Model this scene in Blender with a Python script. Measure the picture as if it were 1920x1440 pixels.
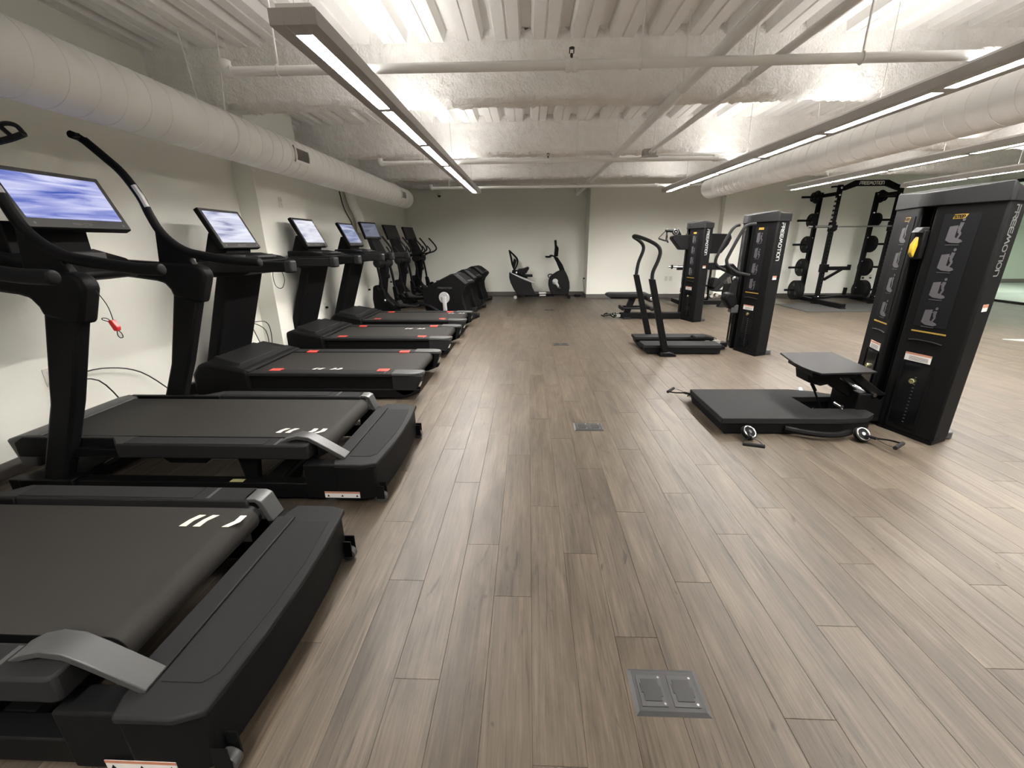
import bpy, math, random
from mathutils import Vector, Matrix, noise
random.seed(7)
C = bpy.context.scene
for o in list(bpy.data.objects): bpy.data.objects.remove(o)
COL = C.collection
PI = math.pi

# ------------------------------------------------------------------ camera
H = 1.37
def cam_axes(p, y, r):
    cp, sp, cy, sy = math.cos(p), math.sin(p), math.cos(y), math.sin(y)
    fwd = Vector((-sy*cp, cy*cp, -sp)); right = Vector((cy, sy, 0)); up = right.cross(fwd)
    cr, sr = math.cos(r), math.sin(r)
    return cr*right + sr*up, -sr*right + cr*up, fwd
RX, UP, FW = cam_axes(.3205, .0402, -.0084)
cd = bpy.data.cameras.new('camera'); cam = bpy.data.objects.new('camera', cd); COL.objects.link(cam)
m = Matrix((RX, UP, -FW)).transposed().to_4x4(); m.translation = Vector((0, 0, H)); cam.matrix_world = m
cd.sensor_fit = 'HORIZONTAL'; cd.sensor_width = 36.0; cd.lens = 36.0*796.5/1920; cd.clip_start = .02; cd.clip_end = 100
C.camera = cam

# ------------------------------------------------------------------ world, exposure
w = bpy.data.worlds.new('world'); C.world = w; w.use_nodes = True
w.node_tree.nodes['Background'].inputs[0].default_value = (.8, .82, .8, 1)
w.node_tree.nodes['Background'].inputs[1].default_value = .03
C.view_settings.view_transform = 'Standard'; C.view_settings.look = 'None'
C.view_settings.gamma = 1; C.view_settings.use_curve_mapping = False
C.view_settings.exposure = 3.45
LENS = 22.0       # emission of the pendant diffusers
UPL = 1.4         # emission of their uplight strips

# ------------------------------------------------------------------ materials
def mat(name, col, rough=.5, metal=0, emit=None, estr=0, bump=0, bscale=200, spec=.5, coat=0):
    if name in BLK: spec = .09
    mt = bpy.data.materials.new(name); mt.use_nodes = True
    nt = mt.node_tree; b = nt.nodes['Principled BSDF']
    b.inputs['Base Color'].default_value = (*col, 1); b.inputs['Roughness'].default_value = rough
    b.inputs['Metallic'].default_value = metal; b.inputs['Specular IOR Level'].default_value = spec
    b.inputs['Coat Weight'].default_value = coat
    if emit: b.inputs['Emission Color'].default_value = (*emit, 1); b.inputs['Emission Strength'].default_value = estr
    if bump:
        n = nt.nodes.new('ShaderNodeTexNoise'); n.inputs['Scale'].default_value = bscale; n.inputs['Detail'].default_value = 3
        tc = nt.nodes.new('ShaderNodeTexCoord'); nt.links.new(tc.outputs['Object'], n.inputs['Vector'])
        bp = nt.nodes.new('ShaderNodeBump'); bp.inputs['Strength'].default_value = bump; bp.inputs['Distance'].default_value =   .014 if name == 'spray_fireproofing' else .01
        nt.links.new(n.outputs['Fac'], bp.inputs['Height']); nt.links.new(bp.outputs['Normal'], b.inputs['Normal'])
    return mt
def mottle(mt, col2, scale=3, lo=.35, hi=.65):
    nt = mt.node_tree; b = nt.nodes['Principled BSDF']; c1 = tuple(b.inputs['Base Color'].default_value)
    tc = nt.nodes.new('ShaderNodeTexCoord'); n = nt.nodes.new('ShaderNodeTexNoise'); n.inputs['Scale'].default_value = scale
    n.inputs['Detail'].default_value = 5
    r = nt.nodes.new('ShaderNodeValToRGB'); r.color_ramp.elements[0].position = lo; r.color_ramp.elements[1].position = hi
    r.color_ramp.elements[0].color = c1; r.color_ramp.elements[1].color = (*col2, 1)
    nt.links.new(tc.outputs['Object'], n.inputs['Vector']); nt.links.new(n.outputs['Fac'], r.inputs['Fac'])
    nt.links.new(r.outputs['Color'], b.inputs['Base Color']); return mt
M = {}
BLK = ('black_plastic', 'black_metal', 'dark_grey_plastic', 'rubber', 'vinyl_pad', 'running_belt', 'picto_panel', 'cast_iron_plate')
M['wall'] = mottle(mat('wall_paint', (.84, .84, .775), .7, bump=.08, bscale=350), (.825, .825, .76), 1.2)
M['base'] = mat('baseboard_vinyl', (.105, .094, .084), .5)
M['deck'] = mottle(mat('deck_paint', (.86, .85, .835), .6, bump=.25, bscale=60), (.82, .81, .79), 4)
M['spray'] = mottle(mat('spray_fireproofing', (.90, .885, .865), .85, bump=1.0, bscale=48), (.85, .83, .80), 9)
M['duct'] = mat('duct_paint', (.84, .83, .81), .55, bump=.05, bscale=30)
M['pipe'] = mat('pipe_paint', (.82, .81, .79), .45)
M['fix'] = mat('fixture_housing', (.42, .40, .385), .45)
M['lens'] = mat('diffuser', (.9, .9, .9), .5, emit=(1, .965, .92), estr=LENS)
M['upl'] = mat('uplight_diffuser', (.9, .9, .9), .5, emit=(1, .965, .92), estr=UPL)
M['black'] = mat('black_plastic', (.0058, .0058, .0060), .52, bump=.06, bscale=500)
M['black2'] = mat('black_metal', (.0055, .0055, .0057), .42)
M['gloss'] = mat('gloss_black', (.005, .005, .0055), .16)
M['dark'] = mat('dark_grey_plastic', (.0165, .0165, .0168), .5, bump=.08, bscale=600)
M['grey'] = mat('grey_plastic', (.045, .0455, .045), .45)
M['belt'] = mat('running_belt', (.027, .0252, .0232), .62, bump=.3, bscale=900)
M['rub'] = mat('rubber', (.017, .017, .0172), .75, bump=.2, bscale=400)
M['padm'] = mat('vinyl_pad', (.014, .014, .0145), .42, bump=.05, bscale=300)
M['chrome'] = mat('chrome', (.75, .75, .75), .15, 1)
M['steel'] = mat('brushed_steel', (.55, .55, .55), .32, 1)
M['silver'] = mat('silver_plastic', (.42, .42, .42), .35, .3)
M['white'] = mat('white_print', (.72, .70, .64), .6)
M['cream'] = mat('cream_print', (.62, .58, .47), .6)
M['red'] = mat('red_plastic', (.62, .03, .03), .4)
M['coral'] = mat('red_marker', (.55, .055, .04), .5)
M['yellow'] = mat('yellow_plastic', (.40, .27, .02), .4)
M['gold'] = mat('yellow_print', (.30, .195, .03), .5)
M['picto'] = mat('grey_print', (.072, .068, .075), .5)
M['panel'] = mat('picto_panel', (.0095, .0095, .0105), .42)
M['label'] = mat('label_paper', (.62, .60, .58), .5)
M['orange'] = mat('orange_print', (.42, .17, .10), .5)
M['plate'] = mat('cast_iron_plate', (.011, .0112, .0115), .5, bump=.1, bscale=150)
M['outlet'] = mat('outlet_plastic', (.68, .67, .62), .4)
M['boxg'] = mat('floor_box_metal', (.022, .022, .022), .45, 0, bump=.1, bscale=500)
M['boxd'] = mat('floor_box_recess', (.014, .014, .014), .5)
M['mat'] = mottle(mat('gym_mat', (.036, .035, .034), .8, bump=.3, bscale=300), (.046, .044, .042), 40)
M['subfloor'] = mat('subfloor', (.15, .128, .10), .8)
M['tag'] = mat('yellow_tag', (.48, .47, .22), .5)
M['glassf'] = mat('frame_black', (.012, .012, .012), .4)
M['floor2'] = mat('pale_floor', (.30, .32, .30), .5)
M['wall2'] = mat('pale_green_wall', (.58, .63, .56), .7)
g = bpy.data.materials.new('clear_glass'); g.use_nodes = True; nt = g.node_tree
for n in list(nt.nodes): nt.nodes.remove(n)
go = nt.nodes.new('ShaderNodeOutputMaterial'); mx = nt.nodes.new('ShaderNodeMixShader'); tr = nt.nodes.new('ShaderNodeBsdfTransparent')
gl = nt.nodes.new('ShaderNodeBsdfGlossy'); gl.inputs['Roughness'].default_value = .02; tr.inputs[0].default_value = (.86, .93, .88, 1)
mx.inputs[0].default_value = .08
nt.links.new(tr.outputs[0], mx.inputs[1]); nt.links.new(gl.outputs[0], mx.inputs[2]); nt.links.new(mx.outputs[0], go.inputs[0]); M['glass'] = g

def screen_mat(name, cols, strength, seed):
    mt = bpy.data.materials.new(name); mt.use_nodes = True; nt = mt.node_tree; b = nt.nodes['Principled BSDF']
    b.inputs['Base Color'].default_value = (.02, .02, .02, 1); b.inputs['Roughness'].default_value = .15
    tc = nt.nodes.new('ShaderNodeTexCoord'); mp = nt.nodes.new('ShaderNodeMapping'); mp.inputs['Location'].default_value = (seed, seed*2, seed)
    mp.inputs['Scale'].default_value = (1, .8, 9)
    n = nt.nodes.new('ShaderNodeTexNoise'); n.inputs['Scale'].default_value = 2.6; n.inputs['Detail'].default_value = 4; n.inputs['Distortion'].default_value = 1.0
    r = nt.nodes.new('ShaderNodeValToRGB'); r.color_ramp.elements[0].position = .3; r.color_ramp.elements[1].position = .68
    r.color_ramp.elements[0].color = (*cols[0], 1); r.color_ramp.elements[1].color = (*cols[2], 1)
    e = r.color_ramp.elements.new(.47); e.color = (*cols[1], 1)
    nt.links.new(tc.outputs['Object'], mp.inputs[0]); nt.links.new(mp.outputs[0], n.inputs['Vector']); nt.links.new(n.outputs['Fac'], r.inputs['Fac'])
    nt.links.new(r.outputs['Color'], b.inputs['Emission Color']); b.inputs['Emission Strength'].default_value = strength
    return mt
M['scrA'] = screen_mat('screen_blue', ((.03, .08, .42), (.30, .33, .66), (.62, .64, .86)), 0.1, 1.7)
M['scrB'] = screen_mat('screen_pale', ((.16, .18, .34), (.58, .60, .76), (.80, .82, .92)), 0.095, 4.1)
M['scrC'] = screen_mat('screen_white', ((.34, .36, .48), (.66, .67, .76), (.82, .83, .90)), 0.095, 7.7)
M['scrD'] = screen_mat('screen_grey_blue', ((.10, .13, .24), (.24, .28, .44), (.60, .61, .70)), 0.1, 11.3)
M['scrE'] = screen_mat('screen_dim', ((.12, .13, .18), (.22, .24, .33), (.34, .36, .45)), 0.05, 14.9)
M['scrF'] = mat('screen_off', (.03, .03, .032), .2)

def wood(name, island):
    mt = bpy.data.materials.new(name); mt.use_nodes = True; nt = mt.node_tree; b = nt.nodes['Principled BSDF']; L = nt.links.new
    geo = nt.nodes.new('ShaderNodeNewGeometry')
    rnd = geo.outputs['Random Per Island'] if island else nt.nodes.new('ShaderNodeObjectInfo').outputs['Random']
    sc = nt.nodes.new('ShaderNodeVectorMath'); sc.operation = 'SCALE'; sc.inputs[3].default_value = 53.0
    cmb = nt.nodes.new('ShaderNodeCombineXYZ'); L(rnd, cmb.inputs[0]); L(rnd, cmb.inputs[1]); L(rnd, cmb.inputs[2]); L(cmb.outputs[0], sc.inputs[0])
    ad = nt.nodes.new('ShaderNodeVectorMath'); ad.operation = 'ADD'; L(geo.outputs['Position'], ad.inputs[0]); L(sc.outputs[0], ad.inputs[1])
    def nz(sx, sy, scale, det, dist=0):
        mp = nt.nodes.new('ShaderNodeMapping'); mp.inputs['Scale'].default_value = (sx, sy, 1); L(ad.outputs[0], mp.inputs[0])
        n = nt.nodes.new('ShaderNodeTexNoise'); n.inputs['Scale'].default_value = scale; n.inputs['Detail'].default_value = det; n.inputs['Distortion'].default_value = dist
        n.inputs['Roughness'].default_value = .62
        L(mp.outputs[0], n.inputs['Vector']); return n.outputs['Fac']
    def ramp(fac, stops):
        r = nt.nodes.new('ShaderNodeValToRGB'); els = r.color_ramp.elements
        els[0].position, els[0].color = stops[0][0], (*stops[0][1], 1); els[1].position, els[1].color = stops[-1][0], (*stops[-1][1], 1)
        for p, c in stops[1:-1]: e = els.new(p); e.color = (*c, 1)
        L(fac, r.inputs['Fac']); return r.outputs['Color']
    def mix(mode, fac, a, bb):
        m_ = nt.nodes.new('ShaderNodeMix'); m_.data_type = 'RGBA'; m_.blend_type = mode; m_.inputs[0].default_value = fac
        L(a, m_.inputs[6]); L(bb, m_.inputs[7]); return m_.outputs[2]
    tone = ramp(rnd, [(0, (.072, .0575, .0425)), (.3, (.079, .0645, .0485)), (.6, (.083, .0670, .0500)), (.8, (.0745, .0620, .0485)), (1, (.089, .0735, .0560))])
    cloud = ramp(nz(7, 1.4, 1.0, 6, .8), [(.30, (.56, .545, .53)), (.5, (.95, .94, .93)), (.70, (1.32, 1.3, 1.28))])
    grain = ramp(nz(75, 2.6, 1.0, 6, 1.2), [(.30, (.42, .40, .38)), (.42, (.86, .85, .84)), (.55, (1.05, 1.04, 1.03)), (.70, (1.36, 1.35, 1.33))])
    knot = ramp(nz(11, 3.2, 1.0, 2, 2.0), [(.235, (.38, .34, .31)), (.31, (1, 1, 1)), (1, (1, 1, 1))])
    c = mix('MULTIPLY', .9, tone, cloud); c = mix('MULTIPLY', .85, c, grain); c = mix('MULTIPLY', .8, c, knot)
    L(c, b.inputs['Base Color']); b.inputs['Roughness'].default_value = .42; b.inputs['Specular IOR Level'].default_value = .24
    bp = nt.nodes.new('ShaderNodeBump'); bp.inputs['Strength'].default_value = .18; bp.inputs['Distance'].default_value = .004
    L(nz(60, 2.2, 1.0, 5, .5), bp.inputs['Height']); L(bp.outputs['Normal'], b.inputs['Normal'])
    return mt
M['woodA'] = wood('plank_wood', False); M['woodB'] = wood('plank_wood_far', True)

# ------------------------------------------------------------------ mesh helpers
class MB:
    def __init__(s): s.v = []; s.f = []
    def add(s, vs, fs):
        k = len(s.v); s.v += [tuple(p) for p in vs]; s.f += [tuple(i+k for i in f) for f in fs]; return s
    def box(s, x0, x1, y0, y1, z0, z1):
        if x0 > x1: x0, x1 = x1, x0
        if y0 > y1: y0, y1 = y1, y0
        if z0 > z1: z0, z1 = z1, z0
        return s.add([(x0,y0,z0),(x1,y0,z0),(x1,y1,z0),(x0,y1,z0),(x0,y0,z1),(x1,y0,z1),(x1,y1,z1),(x0,y1,z1)],
                     [(0,3,2,1),(4,5,6,7),(0,1,5,4),(1,2,6,5),(2,3,7,6),(3,0,4,7)])
    def prism(s, pts, axis, a, b):
        # 2D polygon: axis y -> pts are (x, z); axis z -> (x, y); axis x -> (y, z)
        n = len(pts)
        area = sum(pts[i][0]*pts[(i+1) % n][1]-pts[(i+1) % n][0]*pts[i][1] for i in range(n))
        if area < 0: pts = pts[::-1]
        def P(p, t): return (p[0], t, p[1]) if axis == 'y' else ((p[0], p[1], t) if axis == 'z' else (t, p[0], p[1]))
        lo, hi = (a, b) if a < b else (b, a)
        vs = [P(p, lo) for p in pts] + [P(p, hi) for p in pts]
        fs = [tuple(range(n))[::-1], tuple(range(n, 2*n))] + [(i, (i+1) % n, n+(i+1) % n, n+i) for i in range(n)]
        if axis == 'y': fs = [f[::-1] for f in fs]
        return s.add(vs, fs)
    def tube(s, path, r, n=10, closed=False, rb=None):
        # sweep a circle (or ellipse r x rb) along a path; r may be one radius per point
        P = [Vector(p) for p in path]; k = len(P)
        R = list(r) if hasattr(r, '__len__') else [r]*k
        T = []
        for i in range(k):
            a = P[i-1] if (i > 0 or closed) else P[i]; b = P[(i+1) % k] if (i < k-1 or closed) else P[i]
            T.append((b-a).normalized())
        ref = Vector((0, 1, 0)) if abs(T[0].y) < .9 else Vector((0, 0, 1))
        u = T[0].cross(ref).normalized(); vs = []; fs = []
        for i in range(k):
            u = (u - T[i]*u.dot(T[i])).normalized(); v = T[i].cross(u)
            q = (rb / R[i]) if rb else 1
            vs += [P[i] + R[i]*(math.cos(2*PI*j/n)*u + q*math.sin(2*PI*j/n)*v) for j in range(n)]
        m_ = k if closed else k-1
        for i in range(m_):
            for j in range(n):
                a, b = i*n+j, i*n+(j+1) % n; c, d = ((i+1) % k)*n+(j+1) % n, ((i+1) % k)*n+j
                fs.append((a, b, c, d))
        if not closed: fs += [tuple(range(n))[::-1], tuple(range((k-1)*n, k*n))]
        return s.add(vs, fs)
    def cyl(s, a, b, r, r2=None, n=20): return s.tube([a, b], [r, r if r2 is None else r2], n)
    def lathe(s, c, axis, prof, n=24):
        # prof: list of (offset along axis, radius)
        A = Vector(axis).normalized(); ref = Vector((0, 0, 1)) if abs(A.z) < .9 else Vector((1, 0, 0))
        u = A.cross(ref).normalized(); v = A.cross(u); c = Vector(c); vs = []; fs = []
        for t, r in prof: vs += [c + A*t + r*(math.cos(2*PI*j/n)*u + math.sin(2*PI*j/n)*v) for j in range(n)]
        for i in range(len(prof)-1):
            for j in range(n): fs.append((i*n+j, i*n+(j+1) % n, (i+1)*n+(j+1) % n, (i+1)*n+j))
        fs += [tuple(range(n))[::-1], tuple(range((len(prof)-1)*n, len(prof)*n))]
        return s.add(vs, fs)
    def ring(s, c, axis, R, r, n=24, k=8):
        A = Vector(axis).normalized(); ref = Vector((0, 0, 1)) if abs(A.z) < .9 else Vector((1, 0, 0))
        u = A.cross(ref).normalized(); v = A.cross(u); c = Vector(c)
        return s.tube([c + R*(math.cos(2*PI*j/n)*u + math.sin(2*PI*j/n)*v) for j in range(n)], r, k, closed=True)
    def slab(s, o, u, v, n, poly, t=.002):
        # flat printed shape: 2D polygon in the plane o + a*u + b*v, thickness t along n
        o, u, v, n = Vector(o), Vector(u), Vector(v), Vector(n); k = len(poly)
        vs = [o + p[0]*u + p[1]*v for p in poly] + [o + p[0]*u + p[1]*v + n*t for p in poly]
        area = sum(poly[i][0]*poly[(i+1) % k][1]-poly[(i+1) % k][0]*poly[i][1] for i in range(k))
        fs = [tuple(range(k))[::-1], tuple(range(k, 2*k))] + [(i, (i+1) % k, k+(i+1) % k, k+i) for i in range(k)]
        if (area < 0) != (u.cross(v).dot(n) < 0): fs = [f[::-1] for f in fs]
        return s.add(vs, fs)
def smooth_path(pts, sub=5):
    P = [Vector(p) for p in pts]; out = []
    for i in range(len(P)-1):
        p0 = P[max(i-1, 0)]; p1 = P[i]; p2 = P[i+1]; p3 = P[min(i+2, len(P)-1)]
        for j in range(sub):
            t = j/sub
            out.append(.5*((2*p1)+(-p0+p2)*t+(2*p0-5*p1+4*p2-p3)*t*t+(-p0+3*p1-3*p2+p3)*t**3))
    out.append(P[-1]); return out
def arc(cx, cy, r, a0, a1, n=8): return [(cx+r*math.cos(math.radians(a0+(a1-a0)*i/n)), cy+r*math.sin(math.radians(a0+(a1-a0)*i/n))) for i in range(n+1)]
ORG = {}
def build(name, mb, m_, parent=None, bevel=0, smooth=False, kind=None, label=None, abs_=False):
    """link mb as ONE mesh object; with abs_ the vertices are in world coordinates and are moved into the parent's frame"""
    me = bpy.data.meshes.new(name)
    vs = mb.v
    if abs_ and parent is not None:
        ox, oy, oz = ORG[parent.name]; vs = [(a-ox, b-oy, c-oz) for a, b, c in vs]
    me.from_pydata(vs, [], mb.f); me.update()
    o = bpy.data.objects.new(name, me); COL.objects.link(o); me.materials.append(m_)
    if parent is not None: o.parent = parent; ORG[o.name] = ORG[parent.name]
    else: ORG[o.name] = (0, 0, 0)
    if smooth:
        me.polygons.foreach_set('use_smooth', [True]*len(me.polygons))
        try: me.set_sharp_from_angle(angle=math.radians(42))
        except Exception: pass
    if bevel:
        bv = o.modifiers.new('bevel', 'BEVEL'); bv.width = bevel; bv.segments = 2; bv.limit_method = 'ANGLE'; bv.angle_limit = math.radians(35)
        me.polygons.foreach_set('use_smooth', [True]*len(me.polygons))
        try: me.set_sharp_from_angle(angle=math.radians(35))
        except Exception: pass
        bv.harden_normals = False
    if kind: o['kind'] = kind
    if label: o['label'] = label
    return o
def thing(name, label, cat, loc=(0, 0, 0), group=None):
    o = bpy.data.objects.new(name, None); COL.objects.link(o); o.location = loc; o['label'] = label; o['category'] = cat
    o.empty_display_size = .1
    if group: o['group'] = group
    ORG[o.name] = tuple(loc); return o
def tag(o, label, cat, group=None):
    o['label'] = label; o['category'] = cat
    if group: o['group'] = group
    return o
def dup(root, loc, label, rz=None):
    kids = {}
    for ob in COL.objects:
        if ob.parent: kids.setdefault(ob.parent.name, []).append(ob)
    r = root.copy(); COL.objects.link(r); r.location = loc; r['label'] = label
    if rz is not None: r.rotation_euler.z = rz
    def rec(src, dst):
        for ch in kids.get(src.name, []):
            c = ch.copy(); COL.objects.link(c); c.parent = dst; rec(ch, c)
    rec(root, r); return r
def find(root, base):
    return [o for o in COL.objects if o.name.split('.')[0] == base and (o.parent == root or (o.parent and o.parent.parent == root))]
def mirror_y(mb, yc=0):
    m2 = MB(); m2.v = [(x, 2*yc-y, z) for x, y, z in mb.v]; m2.f = [f[::-1] for f in mb.f]; return m2

# stroke lettering (polylines on a unit cell) for the lettering on the machines
GL = {'F': ([[(.0, 0), (.0, .55)], [(.0, 1), (.95, 1)], [(.0, .5), (.85, .5)]], 1.15), 'R': ([[(0, 0), (0, 1), (.75, 1), (.95, .88), (.95, .62), (.75, .5), (.15, .5)], [(.5, .5), (.95, 0)]], 1.2),
      'E': ([[(.95, 1), (.2, 1), (0, .85), (0, .15), (.2, 0), (.95, 0)], [(0, .5), (.9, .5)]], 1.2), 'M': ([[(-.05, 0), (.38, 1), (.62, .2), (1.05, 1), (1.45, 0)]], 1.75),
      'O': ([[(.25, 0), (.75, 0), (1, .25), (1, .75), (.75, 1), (.25, 1), (0, .75), (0, .25), (.25, 0)]], 1.3), 'T': ([[(0, 1), (1, 1)], [(.5, 0), (.5, 1)]], 1.2),
      'I': ([[(.1, 0), (.1, 1)]], .42), 'N': ([[(0, 0), (0, 1), (.7, 1), (.95, .8), (.95, 0)]], 1.2), 'S': ([[(.95, 1), (.2, 1), (0, .85), (0, .62), (.2, .5), (.75, .5), (.95, .38), (.95, .15), (.75, 0), (0, 0)]], 1.2),
      'P': ([[(0, 0), (0, 1), (.75, 1), (.95, .88), (.95, .58), (.75, .45), (0, .45)]], 1.15)}
def lettering(mb, text, o, u, v, n, h, wscale=.8, stroke=.2, t=.002):
    x = 0; st = stroke*h/2
    for ch in text:
        segs, adv = GL[ch]
        for pl in segs:
            pts = [((x+p[0])*h*wscale, p[1]*h) for p in pl]
            for a, b in zip(pts, pts[1:]):
                d = math.hypot(b[0]-a[0], b[1]-a[1]) or 1e-6; ux, uy = (b[0]-a[0])/d*st, (b[1]-a[1])/d*st
                mb.slab(o, u, v, n, [(a[0]-ux*.6-uy, a[1]-uy*.6+ux), (a[0]-ux*.6+uy, a[1]-uy*.6-ux), (b[0]+ux*.6+uy, b[1]+uy*.6-ux), (b[0]+ux*.6-uy, b[1]+uy*.6+ux)], t)
        x += adv
    return x*h*wscale

# ------------------------------------------------------------------ the setting
XL, YA, YR, XG = -3.253, 11.888, 11.225, 10.78
def struct(name, mb, m_, **k):
    o = build(name, mb, m_, **k); o['kind'] = 'structure'; return o
floor = struct('floor', MB().box(XL-.3, XG+6, -3.2, 15.2, -.25, -.0022), M['subfloor'])
PW, PL = .1524, 1.22
allp = []
r0 = math.ceil((XL-.016)/PW)-1
for i in range(r0, int((XG-.016)/PW)+1):
    x = .016+(i+.5)*PW; off = ((i*.377) % 1)*PL + random.uniform(-.08, .08)
    y = -1.6-off
    while y < 12.2:
        y0, y1 = max(y, -1.6), min(y+PL, YA+.02)
        x0, x1 = max(x-PW/2, XL), min(x+PW/2, XG)
        if y1-y0 > .05 and x1-x0 > .01: allp.append((x0, x1, y0, y1))
        y += PL
def plank_mb(mb, x0, x1, y0, y1, g_=.0003, b_=.0012, z=0.):
    a, b, c, d = x0+g_, x1-g_, y0+g_, y1-g_
    return mb.add([(a,c,-.0024),(b,c,-.0024),(b,d,-.0024),(a,d,-.0024),(a,c,z-b_),(b,c,z-b_),(b,d,z-b_),(a,d,z-b_),(a+b_,c+b_,z),(b-b_,c+b_,z),(b-b_,d-b_,z),(a+b_,d-b_,z)],
                  [(0,1,5,4),(1,2,6,5),(2,3,7,6),(3,0,4,7),(4,5,9,8),(5,6,10,9),(6,7,11,10),(7,4,8,11),(8,9,10,11)])
def seen(p):
    best = None
    for x in (p[0], p[1]):
        for y in (p[2], (p[2]+p[3])/2, p[3]):
            d = Vector((x, y, -H)); z = d.dot(FW)
            if z > .1 and abs(d.dot(RX)/z) < 1.2054 and abs(d.dot(UP)/z) < .904:
                if x < -.85 and y < 7.6: continue
                best = z if best is None else min(best, z)
    return best
rank = sorted((p for p in allp if seen(p) is not None), key=seen); near = set(rank[:300])
full = {}
for p in rank[:300]:
    key = (round(p[1]-p[0], 4), round(p[3]-p[2], 4))
    if key not in full:
        me = bpy.data.meshes.new('plank'); t = plank_mb(MB(), 0, p[1]-p[0], 0, p[3]-p[2]); me.from_pydata(t.v, [], t.f); me.materials.append(M['woodA']); full[key] = me
    o = bpy.data.objects.new('plank', full[key]); o.location = (p[0], p[2], 0); o.parent = floor; COL.objects.link(o)
far = MB()
for p in allp:
    if p not in near: plank_mb(far, *p)
build('planks_beyond', far, M['woodB'], floor, kind='stuff')
struct('trim_1', MB().box(XG+.02, XG+6, -3, 15.2, -.006, .001), M['floor2'])

struct('wall_left', MB().box(XL-.15, XL, -3.1, YA+.15, 0, 3.05), M['wall'])
struct('wall_back', MB().box(XL-.15, 1.485, YA, YA+.15, 0, 3.05), M['wall'])
struct('wall_right', MB().box(1.485, XG, YR, YA+.15, 0, 3.05), M['wall'])
struct('wall_near', MB().box(XL-.15, XG+6, -3.2, -3.05, 0, 3.05), M['wall'])
struct('wall_far', MB().box(XG, XG+6, 14.9, 15.1, 0, 3.05).box(XG+5.9, XG+6, -3, 15, 0, 3.05), M['wall2'])
struct('trim_2', MB().box(XL, -3.03, 5.04, 6.08, 0, 3.0), M['wall'])         # pilaster on the left wall
struct('trim_3', MB().box(4.62, 5.43, YR-.22, YR, 0, 3.0), M['wall'])        # pilaster on the far right wall
t_ = .012; hb = .10
struct('baseboard_left', MB().box(XL, XL+t_, -3, 5.04, 0, hb).box(XL, XL+t_, 6.08, YA, 0, hb).box(-3.03, -3.03+t_, 5.04-t_, 6.08+t_, 0, hb)
       .box(XL, -3.03, 5.04-t_, 5.04, 0, hb).box(XL, -3.03, 6.08, 6.08+t_, 0, hb), M['base'], bevel=.003)
struct('baseboard_back', MB().box(XL, 1.485, YA-t_, YA, 0, hb).box(1.485-t_, 1.485, YR-t_, YA, 0, hb), M['base'], bevel=.003)
struct('baseboard_right', MB().box(1.485-t_, 4.62, YR-t_, YR, 0, hb).box(4.62-t_, 5.43+t_, YR-.22-t_, YR-.22, 0, hb).box(5.43, XG, YR-t_, YR, 0, hb)
       .box(4.62-t_, 4.62, YR-.22, YR, 0, hb).box(5.43, 5.43+t_, YR-.22, YR, 0, hb), M['base'], bevel=.003)
struct('baseboard_far', MB().box(XG, XG+5.9, 14.88, 14.9, 0, .13), M['base'])
wd = struct('window_1', MB().box(XG-.03, XG+.03, -1.5, YR, 0, .05).box(XG-.03, XG+.03, -1.5, YR, 2.55, 2.62), M['glassf'])
for y in (-1.5, 2.2, 5.9): build('mullion', MB().box(XG-.025, XG+.025, y-.025, y+.025, .05, 2.55), M['glassf'], wd)
for y0, y1 in ((-1.475, 2.175), (2.225, 5.875), (5.925, YR)): build('pane', MB().box(XG-.005, XG+.005, y0, y1, .05, 2.55), M['glass'], wd)
struct('wall_side', MB().box(XG-.06, XG+.06, -3.1, YR, 2.62, 3.05).box(XG-.06, XG+.06, -3.1, -1.5, 0, 2.62), M['wall'])

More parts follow.
